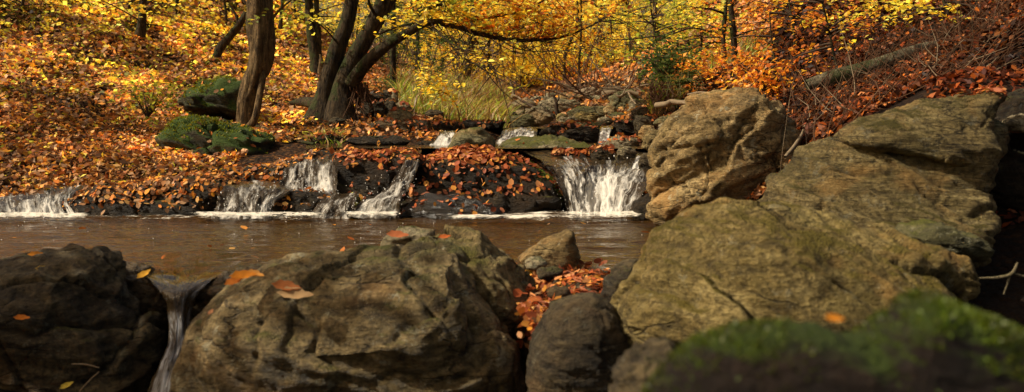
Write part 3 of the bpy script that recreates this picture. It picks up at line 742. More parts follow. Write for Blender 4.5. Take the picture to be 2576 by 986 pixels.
# stream stones above the cascade
rock('boulder', 'dome shaped mossy boulder above the leaf strewn boulder', [(1122, 384), (1138, 352), (1160, 331), (1186, 320), (1210, 322), (1236, 346), (1254, 384)], 8.9, 0.18, 0.22, 'greenrock', seed=34, e=2.5, key='N')
rock('slab_rock', 'long flat greenish slab beside the dome shaped mossy boulder', [(1238, 376), (1262, 357), (1320, 346), (1390, 340), (1430, 343), (1462, 360), (1522, 373), (1545, 388), (1500, 398), (1430, 396), (1360, 392), (1290, 386)], 9.0, 0.30, 0.4, 'greenrock', seed=35, e=2.6, key='O', lean=1.2)
LIST = [
 ('boulder', 'grey lichened boulder right beside the grass tuft', 1312, 279, 62, 40, 15, 'grey'),
 ('boulder', 'round mottled boulder under the upright broken branch', 1358, 291, 62, 36, 13.4, 'grey'),
 ('stone', 'low green stone in front of the grass tuft', 1312, 308, 54, 28, 12.4, 'greenrock'),
 ('boulder', 'long brown boulder behind the upright broken branch', 1407, 276, 88, 44, 15.2, 'grey'),
 ('boulder', 'leaf topped boulder under the fallen log pile', 1442, 258, 74, 38, 17.5, 'tan'),
 ('slab_rock', 'flat greenish slab in the middle of the upper stream', 1482, 289, 90, 34, 13.4, 'greenrock'),
 ('stone', 'pale wedge on the front of the flat greenish slab', 1474, 297, 54, 22, 12.7, 'slab'),
 ('stone', 'upright tan stone at the end of the flat greenish slab', 1536, 287, 28, 36, 12.9, 'tan'),
 ('boulder', 'tall green boulder at the foot of the overhanging right bank', 1570, 266, 64, 62, 15, 'greenrock'),
 ('rock', 'dark rock under the root fringe of the right bank', 1622, 290, 64, 40, 11.8, 'darkdry'),
 ('stone', 'small yellowish stone below the round mottled boulder', 1414, 297, 26, 18, 12.4, 'slab'),
 ('ledge_rock', 'dark flat ledge rock above the flat greenish long slab', 1418, 326, 64, 28, 10.8, 'dark'),
 ('stone', 'round dark stone left of the ledge rock', 1378, 333, 34, 20, 10.4, 'dark'),
 ('ledge_rock', 'leaf strewn flat ledge crossing the upper stream', 1462, 318, 110, 18, 11.4, 'greenrock'),
 ('block_rock', 'black block beside the narrow upper waterfall', 1476, 342, 68, 42, 10.5, 'dark'),
 ('block_rock', 'large dark block right of the narrow upper waterfall', 1574, 328, 60, 50, 10.7, 'dark'),
 ('block_rock', 'flat topped dark block next to the pale pointed stone', 1622, 316, 54, 44, 10.3, 'darkdry'),
 ('slab_rock', 'mossy slab behind the tall rounded boulder', 1684, 305, 66, 30, 10.0, 'greenrock'),
 ('stone', 'pale pointed stone standing on leaves near the tall boulder', 1626, 335, 38, 38, 9.2, 'tan'),
 ('stone', 'grey stone touching the left side of the tall boulder', 1678, 326, 44, 32, 8.8, 'grey'),
 ('slab_rock', 'flat leaf dotted slab below the narrow upper waterfall', 1566, 360, 84, 34, 9.2, 'grey'),
 ('rock', 'brown rock left of the tall boulder above the small side fall', 1650, 352, 66, 44, 8.4, 'olive'),
 ('rock', 'pointed dark rock in the rapids', 1576, 388, 46, 34, 8.2, 'grey'),
 ('rock', 'mossy leaf topped rock in the rapids', 1516, 390, 62, 34, 8.1, 'darkdry'),
 ('stone', 'low grey stone at the near edge of the long flat slab', 1380, 378, 64, 24, 8.7, 'grey'),
 ('stone', 'tiny leaf covered stone right of the low grey stone', 1407, 389, 28, 16, 8.3, 'dark'),
 ('stone', 'small leaf covered stone at the head of the rapids', 1442, 390, 30, 17, 8.3, 'dark'),
 ('stone', 'dark leaf covered stone beside the mossy rock in the rapids', 1473, 393, 32, 20, 8.2, 'dark'),
 ('rock', 'mossy dark rock right of the small side fall', 1628, 412, 46, 42, 7.6, 'darkdry'),
 ('block_rock', 'square block low in the stone bank below the forked tree', 927, 274, 38, 30, 11.5, 'darkdry'),
 ('block_rock', 'upright block beside the square block of the stone bank', 954, 275, 24, 34, 11.45, 'darkdry'),
 ('block_rock', 'wide block topping the square block of the stone bank', 935, 249, 52, 26, 11.6, 'darkdry'),
 ('block_rock', 'large shadowed block in the middle of the stone bank', 974, 246, 46, 36, 11.8, 'darkdry'),
 ('block_rock', 'sunlit narrow block at the right end of the stone bank', 994, 248, 16, 34, 11.7, 'grey'),
 ('block_rock', 'block under the shadowed block of the stone bank', 978, 273, 34, 30, 11.5, 'darkdry'),
 ('slab_rock', 'sloping slab at the right foot of the stone bank', 1012, 273, 54, 28, 11.6, 'grey'),
 ('slab_rock', 'thick tilted slab in front of the stone bank', 1006, 290, 60, 28, 11.0, 'grey'),
 ('stone', 'dark stone in the grass edge right of the tilted slab', 1091, 290, 50, 24, 11.8, 'darkdry'),
 ('ledge_rock', 'long leaf covered ledge below the stone bank', 983, 320, 104, 28, 10.4, 'darkdry'),
 ('ledge_rock', 'square ended ledge right of the long leaf covered ledge', 1056, 319, 68, 32, 10.5, 'darkdry'),
 ('ledge_rock', 'ledge above the small fall beside the dome boulder', 1124, 322, 70, 26, 10.9, 'dark'),
 ('ledge_rock', 'dark ledge between the two small back falls', 1215, 314, 110, 22, 11.3, 'dark'),
 ('slab_rock', 'long low slab along the far edge of the upper pool', 960, 355, 150, 22, 9.4, 'dark'),
 ('stone', 'wet stone at the foot of the small fall by the dome boulder', 1074, 362, 44, 16, 9.6, 'dark'),
 ('stone', 'leaf covered stone at the left end of the upper pool', 826, 352, 70, 30, 9.7, 'darkdry'),
 ('stone', 'small dark stone at the base of the forked tree', 848, 306, 40, 18, 10.8, 'darkdry'),
 ('rock', 'dark rock behind the small fall beside the dome boulder', 1100, 340, 40, 30, 10.9, 'dark'),
 ('rock', 'dark rock under the middle back fall', 1305, 342, 96, 26, 10.9, 'dark'),
 ('rock', 'shadowed rock between the flat slab and the black block', 1440, 342, 50, 26, 10.2, 'dark'),
 ('stone', 'pale low stone between the mottled boulder and the flat greenish slab', 1428, 306, 40, 18, 12.2, 'grey'),
 ('boulder', 'weathered boulder behind the long brown boulder', 1362, 262, 56, 30, 17.0, 'grey'),
 ('boulder', 'squat boulder far up the stream bed below the log ends', 1500, 262, 58, 28, 17.0, 'grey'),
 ('stone', 'light stone far up the stream beside the squat boulder', 1540, 262, 36, 22, 16.2, 'tan'),
 ('stone', 'mossy stone in front of the tall green boulder', 1556, 296, 42, 20, 12.6, 'greenrock'),
 ('stone', 'round stone under the upright tan stone', 1522, 305, 34, 16, 12.0, 'grey'),
 ('boulder', 'low boulder at the far bend of the stream', 1450, 240, 60, 22, 21, 'grey'),
 ('stone', 'pale stone at the far bend of the stream', 1392, 246, 38, 18, 20, 'grey'),
 ('stone', 'flat stone at the right foot of the grass tuft', 1282, 296, 40, 20, 13.2, 'darkdry'),
 ('rock', 'angular stone between the tall green boulder and the right bank', 1606, 268, 44, 30, 13.6, 'grey'),
]
for i, (nm, lb, u, v, w, h, d, mt) in enumerate(LIST):
    blocky = nm in ('block_rock', 'ledge_rock')
    g_ = 1.25 if d > 11.9 else 1.12
    w *= g_; h *= g_ * 1.04; v -= (g_ - 1.12) * h * 0.4
    hh = h * 0.5 * pxm(d); ww = w * 0.5 * pxm(d)
    tk = 0.75 * math.sqrt(ww * max(hh, 0.35 * ww))
    rock(nm, lb, ell(u, v + h * 0.06, w, h * 1.12, i + 50, pw=0.55 if blocky else 0.8), d, tk, tk * 1.3, mt, n=int(np.clip(w / 2.2, 16, 40)), seed=40 + i, e=3.6 if blocky else 2.5, facets=9, rough=0.9, key='L%d' % i, lean=0.25 if nm in ('slab_rock', 'ledge_rock') else 0.0)
# left bank
rock('boulder', 'bright mossy boulder with dark hollow at the foot of the leafy bank', [(398, 392), (408, 325), (440, 297), (500, 287), (560, 300), (610, 320), (690, 347), (694, 390), (640, 420), (520, 424), (420, 415)], 9.3, 0.42, 0.4, 'moss', seed=120, frag=1.8, key='S1', lean=0.35)
rock('boulder', 'mossy mound higher on the leafy bank behind the leaning tree', [(446, 290), (466, 235), (530, 206), (590, 204), (640, 225), (640, 290), (540, 300)], 11.0, 0.42, 0.4, 'moss', seed=121, frag=1.8, key='S2', lean=0.35)

# ------------------------------------------------------------------ water
def sheet(name, V, Fq, mat, uv=None, label=None):
    o = put(name, mesh(name, V, [Fq], M[mat], uv=uv))
    return tag(o, label, None, None, 'structure')

def flat_water(name, x0, x1, y0, y1, z, nx, ny, mat, amp, label):
    y, x = np.meshgrid(np.linspace(y0, y1, ny), np.linspace(x0, x1, nx), indexing='ij')
    q = np.stack([x * 2.2, y * 6.0, np.zeros_like(x)], -1)
    zz = z + amp * fbm(q, 3)
    if mat == 'pool':   # livelier near the falls
        zz += 0.008 * smooth(-1.2, 0.3, x) * fbm(q * 1.7 + 2, 2)
        zz += 0.012 * smooth(6.2, 7.2, y) * fbm(q * 2.3 + 4, 3)
    sheet(name, np.stack([x, y, zz], -1).reshape(-1, 3), grid_faces(ny, nx), mat, None, label)

flat_water('pool_water', -7.5, 1.6, 4.02, 7.6, 0.0, 520, 260, 'pool', 0.011, 'brown peaty pool with drifting foam below the cascades')
def fan_water(name, u0, u1, d0, d1, z, label):
    d, u = np.meshgrid(np.linspace(d0, d1, 70), np.linspace(u0, u1, 160), indexing='ij')
    x = (u - CU) / F * d
    zz = z + 0.005 * fbm(np.stack([x * 2.2, d * 6.0, 0 * x], -1), 3)
    sheet(name, np.stack([x, d, zz], -1).reshape(-1, 3), grid_faces(70, 160), 'upper', None, label)
fan_water('stream_water', 770, 1665, 8.45, 10.7, 0.452, 'upper pool above the cascade ledge')
fan_water('stream_water', 1225, 1610, 10.95, 14.5, 0.600, 'shallow stream above the back falls')

def cascade(label, rows, mat, nu=60, nv=70, amp=0.018, name='cascade', seed=0, streak=5):
    k = max(len(r) for r in rows)
    G = []
    for r in rows:
        W = np.array([P(*q) for q in r])
        t = np.linspace(0, len(r) - 1, nu)
        G.append(catmull(W, t) if len(r) > 2 else W[0] + (W[1] - W[0]) * (t[:, None]))
    G = np.array(G)                                  # rows, nu, 3
    t = np.linspace(0, len(rows) - 1, nv)
    G = np.stack([catmull(G[:, j], t) for j in range(nu)], 1)   # nv, nu, 3
    Fq = grid_faces(nv, nu)
    V = G.reshape(-1, 3)
    N = vnormals(V, Fq)
    N = np.where(N[:, 1:2] > 0, -N, N)
    wid = np.linalg.norm(G[nv // 2, -1] - G[nv // 2, 0])
    ln = np.linalg.norm(np.diff(G[:, nu // 2], axis=0), axis=1).sum()
    b, a = np.meshgrid(np.linspace(0, 1, nv), np.linspace(0, 1, nu), indexing='ij')
    q = np.stack([a.ravel() * wid * 22, b.ravel() * ln * streak, np.full(a.size, seed * 3.3)], -1)
    q[:, 0] += 0.8 * perlin(q * 0.3)
    V = V + N * ((amp * fbm(q, 3) + amp * 0.8 * fbm(q * np.array([0.3, 0.5, 1]) + 8, 2)) * (0.35 + 0.65 * b.ravel()))[:, None]
    uv = np.stack([a.ravel() * wid * 1.6, b.ravel() * ln * 1.3 + seed * 0.37], -1)
    uv2 = np.stack([a.ravel() * wid, b.ravel()], -1)
    o = sheet(name, V, Fq, mat, uv2, label)
    if True:
        lo_, hi_ = (0.18, 0.82) if mat == 'foam' else (0.14, 0.86)
        at_ = o.data.attributes.new('Col', 'FLOAT_COLOR', 'POINT')
        c = np.ones((len(V), 4), np.float32); c[:, :3] = (smooth(0, lo_, a.ravel()) * smooth(1, hi_, a.ravel()))[:, None]
        at_.data.foreach_set('color', c.ravel())
    return G

CG = []
CG.append(cascade('wide right hand cascade curling over the black step into the pool', [
 [(1235, 371, 8.7), (1420, 371, 8.7), (1500, 371, 8.7), (1580, 371, 8.7), (1665, 371, 8.7)],
 [(1285, 385, 8.35), (1410, 385, 8.35), (1500, 387, 8.35), (1575, 390, 8.3), (1655, 392, 8.25)],
 [(1330, 402, 8.0), (1425, 402, 8.0), (1505, 404, 8.0), (1580, 410, 7.95), (1655, 412, 7.85)],
 [(1368, 420, 7.72), (1440, 418, 7.74), (1508, 418, 7.76), (1575, 423, 7.65), (1655, 428, 7.5)],
 [(1392, 436, 7.53), (1450, 434, 7.55), (1508, 432, 7.62), (1565, 434, 7.52), (1655, 440, 7.36)],
 [(1402, 455, 7.38), (1455, 453, 7.4), (1506, 447, 7.5), (1558, 449, 7.38), (1648, 456, 7.2)],
 [(1412, 480, 7.27), (1458, 480, 7.29), (1502, 470, 7.42), (1548, 474, 7.28), (1630, 478, 7.1)],
 [(1424, 518, 7.17), (1462, 518, 7.19), (1500, 510, 7.3), (1540, 514, 7.16), (1605, 512, 7.02)],
 [(1428, 553, 7.08), (1462, 553, 7.08), (1500, 553, 7.08), (1535, 553, 7.03), (1580, 553, 6.97)]], 'bigfalls', 110, 130, 0.030, seed=1, streak=6))
CG.append(cascade('narrow diagonal cascade fanning out beside the leaf strewn boulder', [
 [(1010, 372, 8.6), (1038, 372, 8.6), (1066, 372, 8.6)], [(1018, 386, 7.9), (1038, 387, 7.9), (1062, 388, 7.9)], [(1012, 408, 7.45), (1034, 408, 7.43), (1056, 410, 7.42)],
 [(990, 448, 7.28), (1016, 446, 7.25), (1042, 448, 7.25)], [(958, 482, 7.15), (995, 480, 7.1), (1028, 480, 7.1)],
 [(905, 515, 7.02), (960, 512, 6.95), (1012, 506, 6.95)], [(870, 552, 6.95), (940, 552, 6.9), (1006, 552, 6.9)]], 'falls', 50, 70, 0.035, seed=3))
CG.append(cascade('upper tier of the left cascade', [
 [(770, 373, 8.6), (810, 372, 8.6), (860, 372, 8.6)], [(735, 404, 7.95), (785, 396, 7.95), (850, 390, 7.9)], [(718, 422, 7.66), (780, 412, 7.62), (850, 408, 7.58)],
 [(706, 450, 7.52), (775, 450, 7.48), (850, 450, 7.4)], [(690, 480, 7.4), (770, 484, 7.36), (850, 490, 7.3)]], 'falls', 60, 50, 0.028, seed=4))
CG.append(cascade('lower tier of the left cascade', [
 [(560, 460, 7.5), (620, 454, 7.5), (690, 458, 7.5), (740, 474, 7.4)], [(550, 474, 7.15), (620, 470, 7.15), (690, 474, 7.15), (735, 484, 7.1)],
 [(546, 510, 7.05), (612, 510, 7.02), (665, 512, 7.02), (690, 514, 7.0)], [(530, 552, 6.98), (605, 552, 6.95), (660, 552, 6.95), (690, 552, 6.95)]], 'falls', 60, 50, 0.028, seed=5))
CG.append(cascade('thin trickles between the left cascade and the diagonal cascade', [
 [(825, 482, 7.3), (870, 486, 7.25), (905, 480, 7.2)], [(800, 508, 7.05), (850, 508, 7.0), (900, 506, 7.0)], [(770, 552, 6.98), (830, 552, 6.95), (890, 552, 6.92)]], 'rapids', 40, 40, 0.02, seed=6))
CG.append(cascade('low broad cascade at the far left of the pool', [
 [(-110, 480, 7.9), (60, 470, 7.9), (150, 464, 7.9), (245, 458, 7.9)], [(-110, 494, 7.5), (60, 490, 7.5), (150, 485, 7.5), (205, 478, 7.5)],
 [(-110, 516, 7.28), (60, 512, 7.28), (140, 512, 7.25), (180, 508, 7.25)], [(-110, 554, 7.0), (60, 554, 7.0), (150, 552, 7.0), (225, 554, 7.0)]], 'falls', 70, 50, 0.03, seed=7))
cascade('small back fall left of the dome shaped boulder', [[(1108, 328, 10.0), (1125, 329, 10.0), (1146, 330, 10.0)], [(1104, 340, 9.65), (1124, 340, 9.6), (1146, 341, 9.6)], [(1078, 371, 9.3), (1110, 371, 9.25), (1146, 371, 9.2)]], 'smallfalls', 24, 30, 0.03, seed=8)
cascade('middle back fall spreading beside the long flat slab', [[(1268, 324, 10.9), (1310, 320, 10.9), (1352, 319, 10.9)], [(1260, 336, 10.4), (1305, 332, 10.45), (1352, 330, 10.5)], [(1240, 362, 10.1), (1285, 358, 10.1), (1350, 350, 10.1)]], 'smallfalls', 34, 30, 0.03, seed=9)
cascade('narrow upper waterfall between two dark blocks', [[(1508, 317, 10.9), (1528, 316, 10.9), (1548, 316, 10.9)], [(1508, 330, 10.3), (1524, 329, 10.3), (1538, 329, 10.3)], [(1500, 370, 10.1), (1515, 370, 10.1), (1532, 370, 10.1)]], 'smallfalls', 24, 34, 0.02, seed=10)
cascade('small side fall left of the tall boulder', [[(1600, 387, 8.3), (1615, 386, 8.3), (1632, 385, 8.3)], [(1596, 402, 7.95), (1610, 402, 7.95), (1624, 402, 7.95)], [(1584, 432, 7.65), (1598, 432, 7.65), (1614, 432, 7.65)]], 'smallfalls', 20, 30, 0.02, seed=11)
def foam(label, u0, u1, v0, v1, seed):
    us = np.linspace(u0, u1, 6)
    def at(v, h): return [(u, v, (HC - h) * F / (v - 300)) for u in us]
    cascade(label, [at(v0 - 3, 0.055), at(v0 + 4, 0.047), at((v0 + v1) / 2 + 4, 0.040), at(v1 + 22, 0.032)], 'foam', 120, 40, 0.008, 'foam', seed, 14)
foam('churned white foam where the wide right hand cascade meets the pool', 1390, 1640, 533, 560, 31)
foam('band of foam drifting in front of the low wet shelf rock', 1090, 1420, 541, 560, 32)
foam('white foam at the foot of the diagonal cascade', 850, 1020, 533, 553, 33)
foam('white foam below the lower tier of the left cascade', 440, 860, 535, 553, 34)
foam('foam at the foot of the far left cascade', -60, 250, 536, 562, 35)
CG2 = cascade('clear spill sliding through the notch between the front boulders', [
 [(270, 634, 4.7), (400, 634, 4.7), (520, 634, 4.7), (690, 634, 4.7)], [(290, 658, 4.26), (400, 663, 4.26), (500, 663, 4.26), (660, 654, 4.26)],
 [(330, 684, 3.86), (415, 696, 3.80), (485, 696, 3.80), (600, 676, 3.86)], [(385, 722, 3.66), (434, 735, 3.60), (468, 733, 3.60), (530, 712, 3.66)],
 [(418, 780, 3.60), (438, 790, 3.55), (458, 790, 3.55), (490, 775, 3.6)], [(426, 860, 3.5), (440, 866, 3.46), (456, 866, 3.46), (474, 860, 3.5)],
 [(390, 925, 3.40), (420, 930, 3.34), (444, 930, 3.34), (470, 925, 3.4)], [(345, 1060, 3.3), (385, 1060, 3.22), (425, 1060, 3.22), (470, 1060, 3.3)]], 'spill', 60, 110, 0.012, seed=12, streak=4)

# spray: drops thrown up at the feet of the falls
def spray():
    rs = np.random.RandomState(5)
    base = unit(np.array([(1, 1, 1), (1, -1, -1), (-1, 1, -1), (-1, -1, 1)], float))
    tri = np.array([(0, 1, 2), (0, 3, 1), (0, 2, 3), (1, 3, 2)])
    pts, rad = [], []
    for G, n in zip(CG, (220, 200, 70, 100, 40, 100)):
        nv, nu = G.shape[:2]
        k = (nv * (1 - np.abs(rs.normal(0, 0.25, n)))).astype(int).clip(0, nv - 1)
        p = G[k, rs.randint(0, nu, n)]
        p = p + rs.normal(size=(n, 3)) * np.array([0.05, 0.04, 0.02]) + np.array([0, -0.05, 0]) + np.abs(rs.normal(size=(n, 1))) * np.array([[0, -0.02, 0.05]])
        p[:, 2] = np.maximum(p[:, 2], 0.004)
        pts.append(p); rad.append(rs.gamma(2.0, 0.0011, n) + 0.0008)
    # bubbles drifting on the pool
    n = 60
    x = rs.uniform(-4, 1.1, n); y = 7.0 - rs.gamma(1.3, 0.5, n)
    ok = y > 4.4
    pts.append(np.stack([x, y, np.full(n, 0.006)], -1)[ok]); rad.append(rs.uniform(0.002, 0.005, n)[ok])
    pts = np.vstack(pts); rad = np.concatenate(rad)
    n = len(pts)
    V = pts[:, None] + base[None] * rad[:, None, None] * np.array([1, 1, 1.5])
    Ft = (np.arange(n)[:, None, None] * 4 + tri[None]).reshape(-1, 3)
    tag(put('spray', mesh('spray', V.reshape(-1, 3), [Ft], M['spray'])), 'white drops and bubbles thrown up by the cascades', None, None, 'stuff')
spray()

# ------------------------------------------------------------------ leaf litter on the banks
def bank_litter():
    rs = np.random.RandomState(21)
    n = 500000
    u = rs.uniform(-500, 3100, n)
    d = 6.0 * np.exp(rs.uniform(0, math.log(45 / 6.0), n))
    x = (u - CU) / F * d
    z = tz(x, d, True)
    keep = np.ones(n, bool)
    pool = (d < 7.7) & (z < 0.06) | ((d < 10.6) & (d > 7.7) & (z < 0.47) & (x > -2.4) & (x < 1.8)) | ((d >= 10.6) & (d < 14.5) & (z < 0.66) & (x > -1.4) & (x < 1.7))
    keep &= ~pool
    v = 300 - (z - HC) / d * F
    grass = (u > 1000) & (u < 1275) & (d > 11.8) & (d < 20)
    keep &= ~(grass & (rs.rand(n) < 0.85))
    keep &= (v > -260)
    shade = (u > 1940) & (v > 40)
    keep &= ~(shade & (rs.rand(n) < 0.55))
    keep &= ~((u > 800) & (u < 1260) & (d > 9.0) & (d < 12.4) & (rs.rand(n) < 0.72))
    bed = (u > 1270) & (u < 1720) & (d > 11) & (d < 19)
    keep &= ~(bed & (rs.rand(n) < 0.72))
    x, d, z, u, v = (a[keep] for a in (x, d, z, u, v))
    N = tnorm(x, d)
    size = 0.066 * np.clip(d / 11, 0.8, 3.2)
    n = len(x)
    cols = pick('litter', n, rs)
    big = fbm(np.stack([x, d, 0 * x], -1) * 0.7, 3)
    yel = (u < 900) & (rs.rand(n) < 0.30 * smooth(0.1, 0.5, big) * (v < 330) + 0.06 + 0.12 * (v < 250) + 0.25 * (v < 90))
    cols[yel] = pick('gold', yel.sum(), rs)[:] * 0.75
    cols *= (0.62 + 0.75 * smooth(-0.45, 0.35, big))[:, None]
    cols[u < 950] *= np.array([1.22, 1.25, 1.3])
    thin = smooth(0.1, -0.5, fbm(np.stack([x, d, 0 * x + 5], -1) * 1.3, 3))
    drop = rs.rand(n) < 0.55 * thin
    cols[drop] *= 0.18
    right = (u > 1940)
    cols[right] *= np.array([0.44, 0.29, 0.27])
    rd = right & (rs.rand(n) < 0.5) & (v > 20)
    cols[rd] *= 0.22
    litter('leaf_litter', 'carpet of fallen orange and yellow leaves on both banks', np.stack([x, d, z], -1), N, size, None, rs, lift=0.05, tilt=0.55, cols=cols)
bank_litter()

def near_litter():
    rs = np.random.RandomState(22)
    n = 11000
    u = rs.uniform(2330, 3700, n); d = rs.uniform(3.0, 6.1, n)
    x = (u - CU) / F * d
    z = tz(x, d)
    ok = z > 0.2
    x, d, z = x[ok], d[ok], z[ok]
    cols = pick('litter', len(x), rs) * np.array([0.36, 0.20, 0.2])  # leaf colours darkened to carry the deep shade of the hollow
    litter('leaf_litter', 'red leaf litter darkened for the shade of the hollow beside the huge slab', np.stack([x, d, z], -1), tnorm(x, d), 0.05, None, rs, lift=0.04, tilt=0.5, cols=cols)
near_litter()

rock('silt_bank', 'leaf covered silt bank in the gap between the front boulders', [(1300, 900), (1310, 792), (1360, 750), (1400, 716), (1480, 700), (1540, 706), (1600, 750), (1560, 900)], 3.75, 0.40, 0.22, 'darkdry', seed=130, lean=0.9, n=30, cat='silt bank', key='silt', frag=0.3)

def rock_litter():
    rs = np.random.RandomState(31)
    Cs, Ns, Ss, Cc = [], [], [], []
    def on(key, n, minz, size, cond=None, pal='wet'):
        V, Fq, N = ROCKS[key]
        fc = V[Fq].mean(1)
        fn = unit(N[Fq].mean(1))
        ar = np.linalg.norm(np.cross(V[Fq[:, 1]] - V[Fq[:, 0]], V[Fq[:, 3]] - V[Fq[:, 0]]), axis=1)
        w = ar * (fn[:, 2] > minz)
        if cond is not None: w = w * cond(fc, fn)
        if w.sum() <= 0: return
        i = rs.choice(len(fc), n, p=w / w.sum())
        Cs.append(fc[i] + rs.normal(size=(n, 3)) * 0.008); Ns.append(fn[i]); Ss.append(np.full(n, size)); Cc.append(pick(pal, n, rs))
    zK = lambda z0, z1: (lambda c, f: smooth(z0, z1, c[:, 2]) + 0.02)
    on('K', 1500, 0.35, 0.043, lambda c, f: smooth(0.30, 0.46, c[:, 2]) ** 2 * (f[:, 2] > 0.4) + 0.004)
    on('K', 520, -0.1, 0.042, lambda c, f: (f[:, 1] < 0.3) * (c[:, 2] > 0.12))
    on('K2', 75, 0.3, 0.042)
    on('K3', 700, 0.35, 0.043, lambda c, f: smooth(0.25, 0.40, c[:, 2]) + 0.01)
    on('K3', 60, -0.1, 0.04, lambda c, f: (f[:, 1] < 0.2) * 1.0)
    on('M', 1500, 0.1, 0.042, lambda c, f: smooth(0.02, 0.2, c[:, 2]) + 0.03, 'litter')
    on('M2', 1200, 0.1, 0.042, None, 'litter')
    on('M3', 90, 0.3, 0.045, None, 'litter'); on('M4', 14, 0.3, 0.05, None, 'gold')
    for i, it in enumerate(LIST):
        if it[0] in ('ledge_rock',) or 'leaf' in it[1]:
            on('L%d' % i, 75, 0.45, 0.045)
        elif it[0] in ('slab_rock', 'block_rock'):
            on('L%d' % i, 9, 0.5, 0.06)
    on('silt', 900, 0.1, 0.036, lambda c, f: smooth(-0.35, -0.1, c[:, 2]) + 0.05)
    on('S1', 50, 0.3, 0.045, None, 'litter'); on('S2', 40, 0.3, 0.045, None, 'litter')
    on('O', 14, 0.5, 0.05); on('H2', 110, 0.2, 0.035, lambda c, f: smooth(0.80, 0.86, c[:, 2]) * (c[:, 0] > 1.9), 'wet')
    # gap between the front boulders
    for (u, v, d, sx, sy, n, pal) in ((1440, 702, 4.15, 48, 0.15, 520, 'wet'), (1352, 775, 3.35, 22, 0.12, 150, 'wet'), (1352, 785, 3.25, 18, 0.10, 40, 'litter')):
        p = P(u + rs.normal(size=n) * sx, v + 0 * rs.normal(size=n), d)
        dy = rs.normal(size=n) * sy
        p[:, 1] += dy
        p[:, 2] += 0.10 * dy - 0.01 + rs.uniform(-0.02, 0.01, n)
        Cs.append(p); Ns.append(unit(np.tile([0, -0.3, 1.0], (n, 1)) + 0.5 * rs.normal(size=(n, 3)))); Ss.append(np.full(n, 0.038 if d > 4 else 0.036)); Cc.append(pick(pal, n, rs))
    n = 34
    x = rs.uniform(-3.6, 0.9, n); y = rs.uniform(4.5, 6.9, n)
    Cs.append(np.stack([x, y, np.full(n, 0.016)], -1)); Ns.append(np.tile([0, 0, 1.0], (n, 1))); Ss.append(np.full(n, 0.04)); Cc.append(pick('litter', n, rs))
    litter('fallen_leaves', 'scattered russet leaves lying on the stream rocks and in the gap between boulders', np.vstack(Cs), np.vstack(Ns), np.concatenate(Ss), None, rs, lift=0.008, tilt=0.28, full=True, cols=np.vstack(Cc))
rock_litter()

def tufts(key, n, size, cond, parent_name, bright=3.2, tint=(1.0, 1.0, 1.0)):
    rs = np.random.RandomState(len(key) + n)
    V, Fq, N = ROCKS[key]
    fc = V[Fq].mean(1); fn = unit(N[Fq].mean(1))
    w = cond(fc, fn); i = rs.choice(len(fc), n, p=w / w.sum())
    e = V[Fq[i, 1]] - V[Fq[i, 0]]; f = V[Fq[i, 3]] - V[Fq[i, 0]]
    C = fc[i] + e * rs.uniform(-.6, .6, (n, 1)) + f * rs.uniform(-.6, .6, (n, 1))
    A = unit(fn[i] + 0.5 * rs.normal(size=(n, 3)))
    L = size * rs.uniform(0.5, 1.4, n)
    g = fbm(C * (2.2 / size * 0.05), 3)
    cols = np.array([0.026, 0.048, 0.002]) * (1 + 0.8 * np.clip(g, -0.9, 1))[:, None] * rs.uniform(0.4, 1.5, (n, 1)) + np.array([0.02, 0.009, 0.0]) * rs.rand(n, 1)
    cols = cols * bright * np.array(tint)
    V2, F2, c = leaves(C + A * L[:, None] * 0.3, A, rdir(n, rs), L, L * 0.35, cols)
    par = [o for o in COL.objects if o.name == parent_name][0]
    put('moss', mesh('moss', V2 - np.array(par.location), [F2], M['blade'], sm=False, col=c), par)
for o in list(COL.objects):
    if o.get('label') == 'blurred dark mossy rock close in the lower right corner': tufts('J', 6000, 0.006, lambda c, f: smooth(0.30, 0.85, f[:, 2] + 0.35 * fbm(c * 7, 3)) * smooth(0.02, 0.16, np.abs(c[:, 0] - 0.33)) * smooth(0.30, 0.42, c[:, 2] + 0.10 * np.abs(c[:, 0] - 0.33)) + 1e-6, o.name, 2.4, (1.25, 1.15, 0.8))
    if o.get('label', '').startswith('bright mossy boulder'): tufts('S1', 2600, 0.024, lambda c, f: smooth(0.1, 0.6, f[:, 2]) * smooth(-0.25, 0.2, fbm(c * 2.6, 3)) + 1e-6, o.name, 3.6, (1.7, 1.15, 0.8))
    if o.get('label', '').startswith('mossy mound higher'): tufts('S2', 2600, 0.024, lambda c, f: smooth(0.1, 0.6, f[:, 2]) * smooth(-0.25, 0.2, fbm(c * 2.6, 3)) + 1e-6, o.name, 3.6, (1.7, 1.15, 0.8))
    if o.get('label', '').startswith('leaf strewn black boulder'): tufts('K', 2500, 0.018, lambda c, f: smooth(0.2, 0.6, f[:, 2]) * smooth(0.1, 0.35, fbm(c * 3.0, 2)) * smooth(-0.1, 0.15, c[:, 0]) + 1e-6, o.name)

